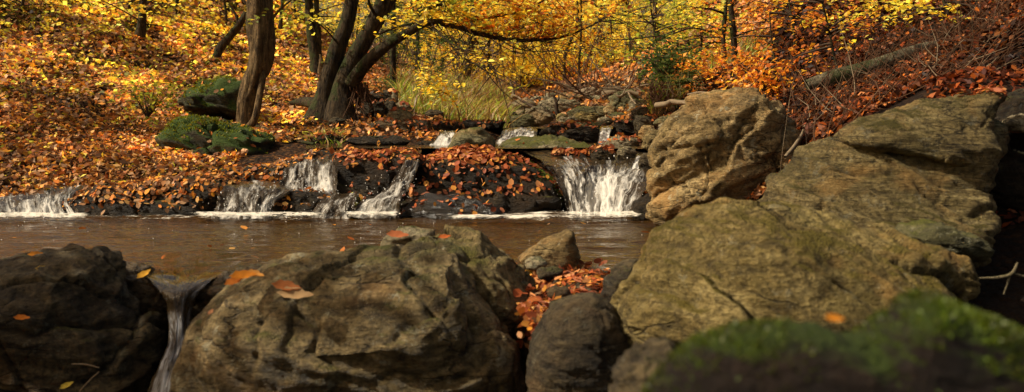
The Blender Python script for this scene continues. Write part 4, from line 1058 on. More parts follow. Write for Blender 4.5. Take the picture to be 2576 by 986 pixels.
# single leaves that catch the eye in front
def lone_leaf(label, u, v, d, size, col, rot, tiltx=0.6, w=0.55):
    c = P(u, v, d)
    N = unit(np.array([[0.15, -tiltx, 0.9]]))
    A = np.array([[math.cos(rot), math.sin(rot) * 0.8, math.sin(rot) * 0.3]])
    # outline with wavy lobes, folded along the midrib
    k = 9
    t = np.linspace(0, 1, k)
    wid = np.sin(np.pi * t ** 0.85) * (0.85 + 0.25 * np.cos(t * 22)) * w / 2 * size
    A = unit(A - (A * N).sum() * N)[0]; N = N[0]; S = np.cross(A, N)
    mid = c + A * (t[:, None] - 0.5) * size + N * (0.22 * size * (t[:, None] - 0.5) ** 2)
    V = np.vstack([mid + S * wid[:, None] + N * wid[:, None] * 0.4, mid, mid - S * wid[:, None] + N * wid[:, None] * 0.3])
    Fq = np.vstack([grid_faces(3, k)])
    o = based('fallen_leaf', V, [Fq], M['litter'], col=np.tile(np.array(col) * 0.7, (len(V), 1)) * (0.75 + 0.5 * np.random.RandomState(3).rand(len(V), 1)))
    tag(o, label, 'leaf')
for a in [
 ('orange leaf stuck on the dark front of the left boulder', 55, 800, 3.28, 0.055, (0.55, 0.16, 0.015), 0.1),
 ('yellow leaf lying on the flat top of the left boulder', 108, 676, 3.55, 0.055, (0.45, 0.30, 0.06), 0.2),
 ('orange leaf at the pool edge above the left boulder', 90, 640, 3.7, 0.06, (0.55, 0.20, 0.02), 0.3),
 ('curled golden leaf on the wet slab beside the notch spill', 362, 690, 3.62, 0.065, (0.55, 0.28, 0.03), 1.1),
 ('small yellow leaf low on the left boulder near the bottom of the frame', 168, 970, 3.2, 0.05, (0.55, 0.40, 0.05), 0.9),
 ('long bright orange leaf on the crest of the broad cracked boulder', 612, 694, 3.2, 0.09, (0.50, 0.17, 0.015), 0.35),
 ('torn orange leaf overlapping the long bright orange leaf', 590, 708, 3.19, 0.075, (0.42, 0.13, 0.02), 0.8),
 ('dull orange leaf folded against the long bright orange leaf', 640, 690, 3.22, 0.07, (0.55, 0.24, 0.05), -0.2),
 ('russet curled leaf beside the long bright orange leaf', 720, 722, 3.12, 0.10, (0.30, 0.10, 0.03), -0.1),
 ('pale tan leaf under the russet curled leaf', 742, 742, 3.10, 0.12, (0.42, 0.26, 0.12), 0.05),
 ('small red leaf on the tip of the humped boulder', 1118, 596, 3.55, 0.05, (0.48, 0.12, 0.03), 0.4),
 ('rusty leaf on top of the small pale block', 1000, 592, 4.08, 0.10, (0.42, 0.13, 0.05), 0.1),
 ('single pinkish leaf on the left flank of the broad boulder', 530, 785, 3.13, 0.03, (0.5, 0.22, 0.10), 1.3),
 ('orange leaf on the upper edge of the blurred mossy rock', 2098, 802, 0.97, 0.022, (0.62, 0.22, 0.02), 0.0)]:
    lone_leaf(*a)
for i, (u, v, d) in enumerate([(1445, 690, 4.1), (1480, 715, 4.0), (1425, 725, 3.95), (1370, 770, 3.25), (1340, 800, 3.2), (1360, 790, 3.15), (1505, 705, 4.05)]):
    pass

# ------------------------------------------------------------------ grass, ferns
def grass():
    rs = np.random.RandomState(41)
    n = 9000
    u = np.concatenate([rs.uniform(1000, 1275, 6800), rs.normal(820, 16, 300), rs.uniform(1635, 1700, 700), rs.uniform(1640, 1900, 1200)])
    d = np.concatenate([rs.uniform(12.0, 19, 6800), rs.normal(9.8, 0.1, 300), rs.uniform(11.3, 12.3, 700), rs.uniform(12.3, 15, 1200)])
    x = (u - CU) / F * d
    z = tz(x, d)
    h = rs.uniform(0.14, 0.40, n)
    h[6800:7100] = rs.uniform(0.10, 0.2, 300)
    tall = rs.rand(n) < 0.12
    h[tall] *= 1.5
    cl = fbm(np.stack([x * 1.5, d * 1.5, 0 * x], -1), 2)
    h *= 0.75 + 0.5 * smooth(-0.4, 0.4, cl)
    b = np.stack([x, d, z - 0.02], -1)
    lean = rs.normal(size=(n, 3)) * 0.32; lean[:, 2] = 0
    lean += np.array([0.12, 0, 0])
    w = rs.uniform(0.005, 0.010, n)
    side = unit(np.stack([rs.normal(size=n) + 1.5, rs.normal(size=n), 0 * x], -1))
    lv = []
    for k, f in enumerate((0, 0.4, 0.75, 1.0)):
        c = b + np.array([0, 0, 1]) * (h * f * (1 - 0.25 * f))[:, None] + lean * (h * f * f * 1.3)[:, None]
        ww = (w * (1, 0.9, 0.6, 0.08)[k])[:, None]
        lv += [c - side * ww, c + side * ww]
    V = np.stack(lv, 1)
    i = np.arange(n)[:, None] * 8
    Fq = np.vstack([i + np.array([[0, 1, 3, 2]]), i + np.array([[2, 3, 5, 4]]), i + np.array([[4, 5, 7, 6]])])
    cols = pick('grass', n, rs)
    dry = (tall | (rs.rand(n) < 0.25 * (u > 1130)))
    cols[dry] = pick(np.array([(0.42, 0.24, 0.07), (0.34, 0.17, 0.05)]), dry.sum(), rs)
    o = put('grass', mesh('grass', V.reshape(-1, 3), [Fq], M['blade'], col=np.repeat(cols, 8, 0)))
    tag(o, 'tussocks of yellow green stream side grass', None, None, 'stuff')
grass()

def fern(label, u, v, d, size, seed, drop=False):
    rs = np.random.RandomState(seed)
    c = P(u, v, d)
    t = empty('fern', c, label, 'fern', None)
    for k in range(8):
        a = rs.uniform(-math.pi, math.pi) if not drop else rs.uniform(-2.6, -0.5)
        L = size * rs.uniform(0.7, 1.1)
        s = np.linspace(0, 1, 9)
        dirv = np.array([math.cos(a), math.sin(a), 0])
        mid = c + dirv * (L * s * 0.8)[:, None] + np.array([0, 0, 1]) * (L * (0.9 * s - 1.1 * s ** 2))[:, None]
        side = np.cross(dirv, [0, 0, 1])
        n = len(s)
        Cc = np.vstack([mid[1:] + side * (0.16 * L * np.sin(np.pi * s[1:, None] ** 0.7)), mid[1:] - side * (0.16 * L * np.sin(np.pi * s[1:, None] ** 0.7))])
        A = np.vstack([np.tile(side + dirv * 0.4, (n - 1, 1)), np.tile(-side + dirv * 0.4, (n - 1, 1))])
        Ll = np.tile(0.34 * L * np.sin(np.pi * s[1:] ** 0.7) + 0.02, 2)
        V, Fq, col = leaves(Cc, A, np.tile([0, 0, 1.0], (len(Cc), 1)) + 0.1 * rs.normal(size=(len(Cc), 3)), Ll, np.full(len(Cc), 0.07 * L), pick('green', len(Cc), rs), full=False)
        Vr, Fr = tube(mid, np.linspace(0.012, 0.003, n) * L * 2, 4)
        put('frond', mesh('frond', np.vstack([V, Vr]) - c, [np.vstack([Fq, Fr + len(V)])], M['leaf'], sm=False, col=np.vstack([col, np.tile((0.10, 0.09, 0.03), (len(Vr), 1))])), t)
fern('large fern hanging on the shaded right bank above the roots', 1705, 222, 11.0, 0.45, 1, True)
fern('fern at the top edge of the overhanging right bank', 1735, 196, 11.2, 0.40, 2, True)
fern('small fern under the long pale root', 1712, 262, 10.7, 0.22, 3, True)
fern('fern left of the large fern where the bank turns', 1668, 205, 11.4, 0.34, 4, True)

# ------------------------------------------------------------------ dead wood
def wood(name, label, pts, rad, mat='twig', cat='branch', side=8, bumpy=0.2, subs=()):
    W = np.array([P(*p) for p in pts])
    parts = [tube(W, rad, side, seed=len(label), bumpy=bumpy, seg=max(6, len(pts) * 5))]
    o = based(name, *[parts[0][0], [parts[0][1]]], M[mat])
    tag(o, label, cat)
    for sp, sr in subs:
        Wp = np.array([P(*p) for p in sp])
        V, Fq = tube(Wp, sr, 6, bumpy=0.1, seg=max(5, len(sp) * 4))
        q = put('side_branch', mesh('side_branch', V - np.array(o.location), [Fq], M[mat]), o)
    return o

wood('fallen_log', 'pale mossy fallen log lying up the right bank', [(2030, 215, 8.0), (2090, 196, 8.0), (2150, 182, 8.0), (2220, 160, 8.05), (2300, 130, 8.15), (2350, 112, 8.3)], [0.045, 0.06, 0.065, 0.07, 0.06, 0.03], 'log', 'log', 12, 0.3)
wood('dead_branch', 'upright broken branch standing in the stream stones', [(1404, 292, 13.4), (1400, 272, 13.4), (1399, 255, 13.4), (1392, 240, 13.4)], [0.03, 0.026, 0.022, 0.014], 'twigd', 'branch', subs=[([(1399, 258, 13.4), (1406, 248, 13.3), (1404, 240, 13.3)], [0.012, 0.01, 0.005])])
wood('dead_branch', 'dark stick propped on the grey lichened boulder', [(1310, 252, 14.4), (1330, 262, 14.3), (1352, 276, 14.1)], [0.018, 0.02, 0.014], 'twigd')
wood('fallen_log', 'pale log end jutting over the stream in the debris pile', [(1440, 242, 18.5), (1470, 232, 18.3), (1500, 222, 18.2)], [0.07, 0.075, 0.05], 'twig', 'log')
wood('fallen_log', 'second pale log end right of the debris pile', [(1518, 235, 18.0), (1535, 230, 17.9), (1553, 227, 17.8)], [0.06, 0.06, 0.05], 'twig', 'log')
wood('dead_branch', 'bare pale branch reaching left from the debris pile', [(1470, 264, 17), (1495, 258, 17), (1512, 262, 16.8), (1514, 275, 16.8)], [0.03, 0.03, 0.025, 0.012], 'twig', subs=[([(1495, 258, 17), (1505, 268, 16.9), (1508, 276, 16.9)], [0.018, 0.014, 0.008])])
wood('dead_branch', 'forked pale branch leaning toward the right bank', [(1605, 238, 13.5), (1580, 232, 13.5), (1560, 243, 13.4), (1548, 236, 13.4)], [0.028, 0.024, 0.02, 0.008], 'twig', subs=[([(1580, 232, 13.5), (1590, 250, 13.3), (1600, 262, 13.2)], [0.016, 0.014, 0.008]), ([(1565, 240, 13.4), (1572, 226, 13.4), (1570, 220, 13.4)], [0.012, 0.009, 0.005])])
wood('root', 'long pale root stretching left from the tall boulder top', [(1650, 266, 10.2), (1675, 262, 10.1), (1690, 256, 10.1), (1715, 258, 10.0), (1745, 254, 9.9), (1775, 240, 9.8)], [0.03, 0.028, 0.026, 0.022, 0.018, 0.010], 'twig', 'root', subs=[([(1715, 258, 10.0), (1740, 262, 9.8), (1770, 258, 9.7)], [0.012, 0.010, 0.006]), ([(1730, 238, 10), (1760, 232, 9.9), (1785, 234, 9.8)], [0.010, 0.010, 0.006])])
wood('dead_branch', 'pale stick stuck under the huge sloping slab', [(1975, 395, 5.9), (2000, 365, 6.0), (2016, 340, 6.1), (2022, 325, 6.1)], [0.010, 0.012, 0.010, 0.006], 'twig')
wood('dead_branch', 'bleached snag lying at the right end of the grass', [(1285, 255, 17), (1292, 232, 17), (1284, 205, 17)], [0.04, 0.03, 0.012], 'twig', subs=[([(1290, 238, 17), (1306, 246, 16.8), (1316, 256, 16.6)], [0.02, 0.016, 0.008])])
wood('twig', 'web covered twig at the bottom of the left boulder', [(180, 916, 3.1), (215, 917, 3.1), (250, 925, 3.1)], [0.002, 0.003, 0.002], 'twig', 'twig')
wood('twig', 'slanting twig below the web covered twig', [(250, 935, 3.1), (228, 955, 3.1), (200, 985, 3.1)], [0.002, 0.003, 0.002], 'twig', 'twig')
wood('twig', 'grey forked twig in the hollow at the right edge', [(2462, 700, 3.4), (2510, 698, 3.4), (2545, 688, 3.4), (2560, 660, 3.4)], [0.004, 0.006, 0.007, 0.004], 'grey', 'twig', subs=[([(2540, 690, 3.4), (2532, 720, 3.4), (2525, 740, 3.4)], [0.005, 0.004, 0.003]), ([(2548, 688, 3.4), (2576, 695, 3.4), (2590, 700, 3.4)], [0.005, 0.004, 0.003])])
wood('dead_branch', 'crooked dark snag leaning on the upper left bank', [(540, 160, 15.2), (555, 120, 15.2), (580, 90, 15.2), (602, 62, 15.2), (618, 30, 15.2)], [0.07, 0.06, 0.055, 0.06, 0.03], 'bark', 'branch', 10, 0.3, subs=[([(600, 64, 15.2), (592, 35, 15.2), (575, 10, 15.2)], [0.03, 0.02, 0.012])])
wood('root', 'thick surface root running left from the forked tree', [(835, 274, 11.1), (800, 264, 11.2), (765, 256, 11.4), (728, 258, 11.6)], [0.10, 0.07, 0.045, 0.012], 'bark', 'root', 10, 0.3)
wood('root', 'root creeping down from the leaning tree toward the water', [(640, 318, 10.3), (690, 338, 10.0), (740, 352, 9.7), (790, 362, 9.4)], [0.04, 0.035, 0.025, 0.012], 'bark', 'root')

def brush():
    """tangle of fine dead twigs, roots and stalks on the banks"""
    rs = np.random.RandomState(51)
    parts, pale = [], []
    def twig(c, dirv, L, r, store):
        s = np.linspace(0, 1, 4)[:, None]
        bend = rs.normal(size=3) * L * 0.45
        store.append(tube(c + dirv * L * s + bend * s * s, r * np.array([1, 0.85, 0.6, 0.25]), 4))
    for k in range(1500):                     # right bank
        u = rs.uniform(1960, 2560); d = rs.uniform(6.0, 9.5)
        x = (u - CU) / F * d
        c = np.array([x, d, tz(np.array([x]), np.array([d]))[0] + 0.02])
        dirv = unit(np.array([rs.normal() * 0.8 + 0.55, rs.normal() * 0.6, rs.normal() * 0.28 + 0.22]))
        twig(c, dirv, rs.uniform(0.12, 0.42), rs.uniform(0.0015, 0.005), pale if rs.rand() < 0.10 else parts)
    for k in range(170):                     # root fringe under the right bank
        c = P(rs.uniform(1635, 1700), rs.uniform(200, 245), rs.uniform(11.2, 11.7))
        twig(c, unit(np.array([rs.normal() * 0.3 - 0.2, -0.4, -0.9])), rs.uniform(0.12, 0.32), rs.uniform(0.003, 0.007), parts)
    for k in range(110):                     # root fringe under the forked tree
        c = P(rs.uniform(880, 925), rs.uniform(205, 240), rs.uniform(10.9, 11.2))
        twig(c, unit(np.array([rs.normal() * 0.2 + 0.1, -0.3, -0.9])), rs.uniform(0.1, 0.3), rs.uniform(0.004, 0.008), parts)
    for k in range(260):                     # debris in the far stream
        c = P(rs.uniform(1430, 1640), rs.uniform(215, 262), rs.uniform(16, 21))
        twig(c, unit(rs.normal(size=3) * np.array([1, 0.6, 0.5])), rs.uniform(0.3, 1.0), rs.uniform(0.006, 0.018), pale if rs.rand() < 0.4 else parts)
    for k in range(300):                     # bare saplings' stalks in the wood
        u = rs.uniform(950, 1650); d = rs.uniform(19, 30)
        x = (u - CU) / F * d
        c = np.array([x, d, tz(np.array([x]), np.array([d]))[0]])
        twig(c, unit(np.array([rs.normal() * 0.4, rs.normal() * 0.3, 1.0])), rs.uniform(0.8, 2.2), rs.uniform(0.006, 0.014), pale if rs.rand() < 0.25 else parts)
    for nm, st, mt, lb in (('brushwood', parts, 'root', 'tangle of dark roots, stalks and twigs on the banks'), ('brushwood', pale, 'twig', 'pale dead twigs lying among the leaf litter')):
        V, Fq = join(st)
        tag(put(nm, mesh(nm, V, [Fq], M[mt])), lb, None, None, 'stuff')
brush()

# ------------------------------------------------------------------ trees
def sprays(starts, dirs, rs, L=(0.4, 0.9), nleaf=14, size=0.065, pal='gold', droop=0.25, flat=0.75, full=False, twigr=0.004):
    """leafy twigs: returns twig tubes and leaf arrays"""
    tw, C, A, N = [], [], [], []
    for c, dv in zip(starts, dirs):
        l = rs.uniform(*L)
        s = np.linspace(0, 1, 5)[:, None]
        bend = rs.normal(size=3) * 0.18
        pth = c + dv * l * s + np.array([0, 0, -droop]) * l * s * s + bend * l * s * s
        if twigr: tw.append(tube(pth, twigr * np.array([1, .8, .6, .4, .2]), 3))
        k = nleaf
        f = rs.uniform(0.1, 1.0, k)
        i = np.minimum((f * 4).astype(int), 3); g = (f * 4 - i)[:, None]
        p = pth[i] * (1 - g) + pth[i + 1] * g
        side = unit(np.cross(dv, [0, 0, 1.0]) + 1e-6) * np.where(rs.rand(k) < 0.5, -1, 1)[:, None]
        a = unit(side + dv * 0.7 + rs.normal(size=(k, 3)) * 0.35)
        C.append(p + a * size * 0.5 + rs.normal(size=(k, 3)) * size * 0.5)
        A.append(a)
        N.append(unit(np.array([0, 0, flat]) + rs.normal(size=(k, 3)) * (1 - flat) * 1.6))
    C, A, N = np.vstack(C), np.vstack(A), np.vstack(N)
    n = len(C)
    Ls = size * rs.uniform(0.6, 1.25, n)
    lf = leaves(C, A, N, Ls, Ls * rs.uniform(0.55, 0.75, n), pick(pal, n, rs), fold=0.15, full=full, curl=-0.1)
    return tw, lf

def put_crown(name, V, Fq, col, Vb, Fb, t, base=0):
    Va = np.vstack([V, Vb]) - base
    me = mesh(name, Va, [np.vstack([Fq, Fb + len(V)])], None, sm=False, col=np.vstack([col, np.full((len(Vb), 3), 0.05)]), mats=[M['leaf'], M['twigd']], midx=np.concatenate([np.zeros(len(Fq)), np.ones(len(Fb))]))
    return put(name, me, t)

def polypts(pts):
    return np.array([P(*p) for p in pts])

def main_tree():
    rs = np.random.RandomState(61)
    D = 11.1
    base = P(838, 296, D)
    t = empty('tree', base, 'forked beech with mossy twin trunks leaning over the stream', 'tree')
    def part(name, pts, wpx, mat='bark', sides=18, bumpy=0.12, parent=None):
        W = polypts([(u, v, D + dz) for u, v, dz in pts])
        V, Fq = tube(W, np.array(wpx) * 0.5 * pxm(D), sides, seed=len(pts), bumpy=bumpy, seg=len(pts) * 9)
        o = put(name, mesh(name, V - base, [Fq], M[mat]), parent or t)
        return W, o
    part('trunk', [(806, 318, 0.0), (812, 290, 0.0), (820, 250, 0.0), (830, 195, 0.0), (850, 119, 0.05), (869, 68, 0.1), (884, 5, 0.1), (900, -90, 0.1), (918, -260, 0.2)], [104, 82, 60, 51, 44, 38, 35, 32, 26], sides=24)
    part('trunk', [(858, 318, -0.1), (855, 290, -0.1), (860, 240, -0.08), (867, 204, -0.05), (888, 153, 0), (922, 92, 0), (945, 44, 0), (963, 0, 0), (985, -90, 0), (1010, -240, 0)], [104, 80, 58, 52, 46, 39, 36, 33, 28, 22], sides=24)
    part('trunk', [(930, 92, 0.1), (955, 50, 0.15), (975, 18, 0.2), (993, -20, 0.2), (1020, -120, 0.3)], [26, 27, 25, 23, 18])
    limbs = []
    L0, lo = part('limb', [(884, 212, -0.15), (898, 190, -0.2), (928, 153, -0.3), (976, 112, -0.4), (1027, 82, -0.5), (1064, 61, -0.5), (1095, 56, -0.5), (1146, 65, -0.4), (1197, 82, -0.3), (1248, 94, -0.2), (1310, 101, 0), (1400, 96, 0.3), (1480, 68, 0.5), (1545, 30, 0.7)], [36, 34, 31, 26, 21, 19, 17, 15, 13, 11, 9, 7, 5, 2.5], sides=12)
    L1, _ = part('limb', [(1062, 62, -0.5), (1057, 42, -0.5), (1065, 26, -0.5), (1092, 14, -0.5), (1110, -8, -0.5), (1150, -60, -0.5)], [11, 10, 9.5, 8, 7, 5], sides=8)
    L2, _ = part('limb', [(949, 88, -0.2), (996, 68, -0.3), (1040, 58, -0.5), (1064, 60, -0.5)], [6, 5.5, 5, 5], sides=6)
    L3, _ = part('limb', [(1071, 66, -0.5), (1100, 80, -0.7), (1122, 99, -0.9), (1163, 143, -1.0), (1214, 167, -1.1), (1275, 160, -1.2)], [5, 4.5, 4, 3.5, 2.6, 1], sides=6)
    L4, _ = part('limb', [(1022, 86, -0.5), (1034, 129, -0.8), (1054, 170, -0.9), (1078, 211, -0.9), (1110, 236, -0.9)], [3.5, 3, 2.6, 2, 1], mat='barkl', sides=5)
    L5, _ = part('limb', [(1146, 65, -0.4), (1190, 50, -0.2), (1260, 40, 0), (1330, 20, 0.2), (1400, -15, 0.3)], [6, 5, 4, 3, 2], sides=6)
    L6, _ = part('limb', [(1092, 14, -0.5), (1150, 5, -0.3), (1230, -12, 0), (1320, -30, 0.2)], [6, 5, 4, 2], sides=6)
    L7, _ = part('limb', [(1105, 58, -0.5), (1120, 20, -0.8), (1105, -30, -1.0)], [4, 3, 2], sides=5)
    L8, _ = part('limb', [(1248, 94, -0.2), (1310, 125, -0.4), (1400, 128, -0.5), (1470, 120, -0.5)], [4, 3, 2, 1], sides=5)
    L9, _ = part('limb', [(852, 112, -0.1), (815, 70, -0.3), (770, 40, -0.5), (730, 20, -0.6)], [5, 4, 3, 1.5], sides=5)
    L10, _ = part('limb', [(945, 40, 0), (930, 10, -0.3), (925, -20, -0.4)], [9, 7, 5], sides=6)
    # twigs and leaves
    def spr(W, n, pal, lo=0.15, hi=1.0, L=(0.35, 0.85), nleaf=13, up=0.1, size=0.060, droop=0.3):
        f = rs.uniform(lo, hi, n) * (len(W) - 1)
        st = catmull(W, f)
        dv = unit(np.stack([rs.normal(size=n) * 0.8 + 0.35, rs.normal(size=n) * 0.9, rs.normal(size=n) * 0.3 + up], -1))
        return sprays(st, dv, rs, L, nleaf, size, pal, droop, full=True)
    groups = [spr(L0, 28, 'gold', 0.60, up=0.75, droop=0.12), spr(L0, 36, 'orange', 0.66, up=0.7, droop=0.12), spr(L5, 28, 'orange', 0.1), spr(L5, 30, 'gold', 0.1), spr(L6, 50, 'gold', 0.05), spr(L6, 30, 'orange', 0.3), spr(L1, 36, 'gold', 0.2), spr(L7, 20, 'lime'),
              spr(L3, 10, 'gold', 0.4, nleaf=7), spr(L4, 26, 'gold', 0.35, L=(0.12, 0.3), nleaf=9, droop=0.6, size=0.05), spr(L8, 20, 'gold', 0.15), spr(L9, 6, 'lime', 0.7), spr(L2, 12, 'gold', L=(0.2, 0.5), nleaf=8),
              ]
    order = np.argsort(L0[:, 0])
    def above(g, slack):
        V, Fq, c = g[1]
        q = V.reshape(-1, 6, 3)
        m = q[:, :, 2].mean(1) > np.interp(q[:, :, 0].mean(1), L0[order, 0], L0[order, 2]) - slack
        k = int(m.sum())
        i = np.arange(k)[:, None] * 6
        return (g[0], (q[m].reshape(-1, 3), np.vstack([i + np.array([[0, 1, 2, 3]]), i + np.array([[0, 3, 4, 5]])]), c.reshape(-1, 6, 3)[m].reshape(-1, 3)))
    groups = [above(g, 0.02) if k not in (8, 9, 11, 12) else g for k, g in enumerate(groups)]
    # bare drooping twigs
    bare = []
    for W, n in ((L0, 46), (L3, 14), (L5, 12)):
        f = rs.uniform(0.4, 1.0, n) * (len(W) - 1)
        for c in catmull(W, f):
            l = rs.uniform(0.25, 0.9)
            s = np.linspace(0, 1, 6)[:, None]
            dv = unit(np.array([rs.normal() * 0.5 + 0.4, rs.normal() * 0.5, rs.normal() * 0.3 - 0.35]))
            bare.append(tube(c + dv * l * s + rs.normal(size=3) * 0.25 * l * s * s, 0.006 * np.array([1, .85, .7, .55, .4, .2]), 4))
    tw = sum([g[0] for g in groups], []) + bare
    V, Fq = join(tw)
    Vtw, Ftw = V, Fq
    Vs, Fs, Cs, off = [], [], [], 0
    for _, (V, Fq, c) in groups:
        Vs.append(V); Fs.append(Fq + off); Cs.append(c); off += len(V)
    put_crown('crown', np.vstack(Vs), np.vstack(Fs), np.vstack(Cs), Vtw, Ftw, t, base)
main_tree()

def simple_tree(name, label, trunk_px, wpx, d, mat='bark', crown=None, seed=0, sides=12, bumpy=0.15, cat='tree', group=None, limbs=()):
    """trunk given in photo units at distance d; crown = (pal, n_sprays, height range as fraction, reach, leaf size, nleaf)"""
    rs = np.random.RandomState(seed)
    pts = [(p[0], p[1], d + (p[2] if len(p) > 2 else 0)) for p in trunk_px]
    W = polypts(pts)
    base = W[0].copy()
    t = empty(name, base, label, cat, group)
    V, Fq = tube(W, np.array(wpx) * 0.5 * pxm(d), sides, seed=seed, bumpy=bumpy, seg=max(8, len(pts) * 8))
    put('trunk', mesh('trunk', V - base, [Fq], M[mat]), t)
    for lp, lw in limbs:
        Wl = polypts([(p[0], p[1], d + (p[2] if len(p) > 2 else 0)) for p in lp])
        V, Fq = tube(Wl, np.array(lw) * 0.5 * pxm(d), 7, seed=seed, bumpy=0.1, seg=max(6, len(lp) * 6))
        put('limb', mesh('limb', V - base, [Fq], M[mat]), t)
    if crown:
        pal, n, (lo, hi), reach, size, nleaf = crown
        f = rs.uniform(lo, hi, n) * (len(W) - 1)
        st = catmull(W, f)
        a = rs.uniform(0, 2 * np.pi, n)
        dv = unit(np.stack([np.cos(a), np.sin(a), rs.normal(size=n) * 0.25 + 0.25], -1))
        br = []
        st2, dv2 = [], []
        for c, q in zip(st, dv):
            l = reach * rs.uniform(0.4, 1.0)
            s = np.linspace(0, 1, 5)[:, None]
            pth = c + q * l * s + np.array([0, 0, -0.2]) * l * s * s
            br.append(tube(pth, 0.012 * np.array([1, .8, .6, .4, .2]) * max(1, d / 14), 4))
            for k in range(4):
                g = rs.uniform(0.25, 1.0)
                st2.append(c + q * l * g + np.array([0, 0, -0.2]) * l * g * g)
                dv2.append(unit(q + rs.normal(size=3) * np.array([0.8, 0.8, 0.3])))
        tw, (V, Fq, col) = sprays(st2, dv2, rs, (0.2 * reach, 0.5 * reach), nleaf, size, pal, 0.2, twigr=0)
        Vb, Fb = join(br)
        put_crown('crown', V, Fq, col, Vb, Fb, t, base)
    return t

simple_tree('tree', 'leaning grooved trunk rising from the bright mossy boulder', [(612, 345), (615, 318), (622, 260), (640, 200, 0.0), (652, 160), (656, 100), (655, 40), (652, -20), (650, -200, 0.3)], [50, 44, 44, 50, 56, 60, 58, 58, 52], 10.4, 'barkl', ('gold', 10, (0.9, 1.0), 1.0, 0.07, 10), 71, 28, 0.42, limbs=[([(655, 60), (630, 20), (600, -10), (570, -40)], [14, 9, 7, 5]), ([(658, 90), (690, 40), (720, 10), (760, -20)], [10, 7, 5, 3]), ([(612, 330, -0.1), (640, 300, -0.15), (655, 230, -0.1), (664, 160, -0.02), (660, 100)], [16, 18, 17, 18, 14])])
simple_tree('tree', 'broad based trunk standing alone on the upper left bank', [(333, 182), (338, 165), (347, 120), (355, 70), (359, 20), (362, -60), (366, -200)], [62, 44, 30, 24, 22, 21, 18], 15.6, 'bark', ('gold', 18, (0.5, 1.0), 1.6, 0.09, 10), 72, 14, 0.25)
simple_tree('tree', 'twin stemmed tree left of the forked beech', [(800, 190), (798, 165), (790, 120), (782, 70), (776, 0), (770, -120)], [42, 36, 30, 24, 21, 18], 15.8, 'bark', ('gold', 16, (0.6, 1.0), 1.2, 0.075, 10), 73, 12, 0.2, limbs=[([(800, 150), (802, 100), (797, 50), (796, 0), (792, -90)], [16, 14, 14, 13, 10])])
simple_tree('tree_stump', 'pale broken stump beside the twin stemmed tree', [(806, 190), (807, 170), (808, 150), (805, 136)], [16, 15, 11, 3], 15.6, 'barkl', None, 74, 10, 0.3, cat='stump')
simple_tree('tree', 'grey sunlit trunk leaning behind the grass', [(1160, 226), (1168, 195), (1178, 150), (1186, 110), (1192, 70), (1200, -20), (1215, -160)], [34, 27, 24, 22, 20, 18, 14], 22, 'barkl', ('gold', 40, (0.35, 1.0), 2.0, 0.11, 10), 75, 12, 0.12)
simple_tree('tree', 'dark slim trunk at the back of the stream below yellow leaves', [(1354, 250), (1356, 215), (1362, 180), (1360, 140), (1364, 80), (1370, -60)], [22, 16, 14, 12, 11, 8], 26, 'bark', ('gold', 46, (0.3, 1.0), 2.2, 0.12, 10), 76)
simple_tree('tree', 'dark straight trunk behind the debris pile', [(1504, 238), (1504, 205), (1505, 160), (1506, 110), (1512, 50), (1518, -80)], [20, 15, 13, 12, 11, 8], 26.5, 'bark', ('gold', 46, (0.3, 1.0), 2.2, 0.12, 10), 77)
simple_tree('tree', 'straight dark trunk on the right bank behind the tall boulder', [(1852, 232), (1850, 205), (1848, 150), (1846, 100), (1842, 50), (1838, 0), (1832, -160)], [22, 19, 17, 16, 15, 14, 10], 12.6, 'bark', ('orange', 8, (0.5, 1.0), 0.8, 0.06, 8), 78)
simple_tree('tree', 'slimmer trunk just left of the straight dark trunk', [(1822, 225), (1822, 190), (1822, 140), (1820, 90), (1824, 40), (1826, 0), (1830, -140)], [17, 13, 12, 11, 11, 10, 8], 12.9, 'bark', ('gold', 12, (0.4, 1.0), 1.0, 0.06, 9), 79, limbs=[([(1821, 90), (1780, 78), (1740, 70), (1690, 85), (1640, 92), (1560, 100), (1500, 92)], [6, 5, 5, 4, 3.5, 3, 1.5]), ([(1822, 105), (1780, 108), (1730, 122), (1660, 125), (1590, 118)], [6, 5, 4, 3, 1.5])])
simple_tree('sapling', 'thin bent sapling on the right bank above the layered slab', [(2120, 215), (2108, 180), (2096, 130), (2085, 70), (2070, 10), (2060, -60)], [9, 8, 6.5, 5, 4, 3], 9.0, 'bark', ('orange', 12, (0.4, 1.0), 0.8, 0.05, 8), 80, 7)
simple_tree('sapling', 'leaning dark sapling at the upper right of the bank', [(2395, 80), (2388, 40), (2374, 0), (2366, -80)], [13, 10, 8, 6], 9.5, 'bark', ('gold', 16, (0.3, 1.0), 1.0, 0.06, 9), 81, 8)
simple_tree('sapling', 'slender sapling with green yellow leaves over the fern bank', [(1660, 215), (1656, 160), (1650, 100), (1640, 40), (1630, -40)], [6, 5, 4.5, 4, 3], 14.5, 'bark', ('lime', 30, (0.25, 1.0), 1.2, 0.07, 10), 82, 7)
simple_tree('sapling', 'slender grey sapling between the fern bank and the twin right trunks', [(1758, 190), (1762, 140), (1766, 80), (1764, 0), (1760, -80)], [7, 6, 5, 5, 4], 15, 'barkl', ('lime', 24, (0.3, 1.0), 1.1, 0.07, 10), 83, 7)
simple_tree('sapling', 'small orange leaved sapling low on the right bank', [(1960, 250), (1955, 200), (1948, 150), (1940, 90), (1936, 30)], [6, 5, 4, 3.5, 3], 9.6, 'bark', ('orange', 8, (0.3, 1.0), 0.7, 0.05, 7), 84, 7)
simple_tree('sapling', 'rust leaved sapling behind the thin bent sapling', [(2010, 190), (2000, 130), (1996, 70), (1985, 0), (1980, -70)], [6, 5.5, 5, 4, 3], 11.5, 'bark', ('orange', 14, (0.4, 1.0), 0.9, 0.055, 8), 85, 7)
simple_tree('sapling', 'golden sapling high on the right slope', [(2230, 110), (2226, 60), (2215, 10), (2210, -60)], [7, 6, 5, 4], 11.5, 'bark', ('gold', 30, (0.2, 1.0), 1.2, 0.065, 10), 86, 7)
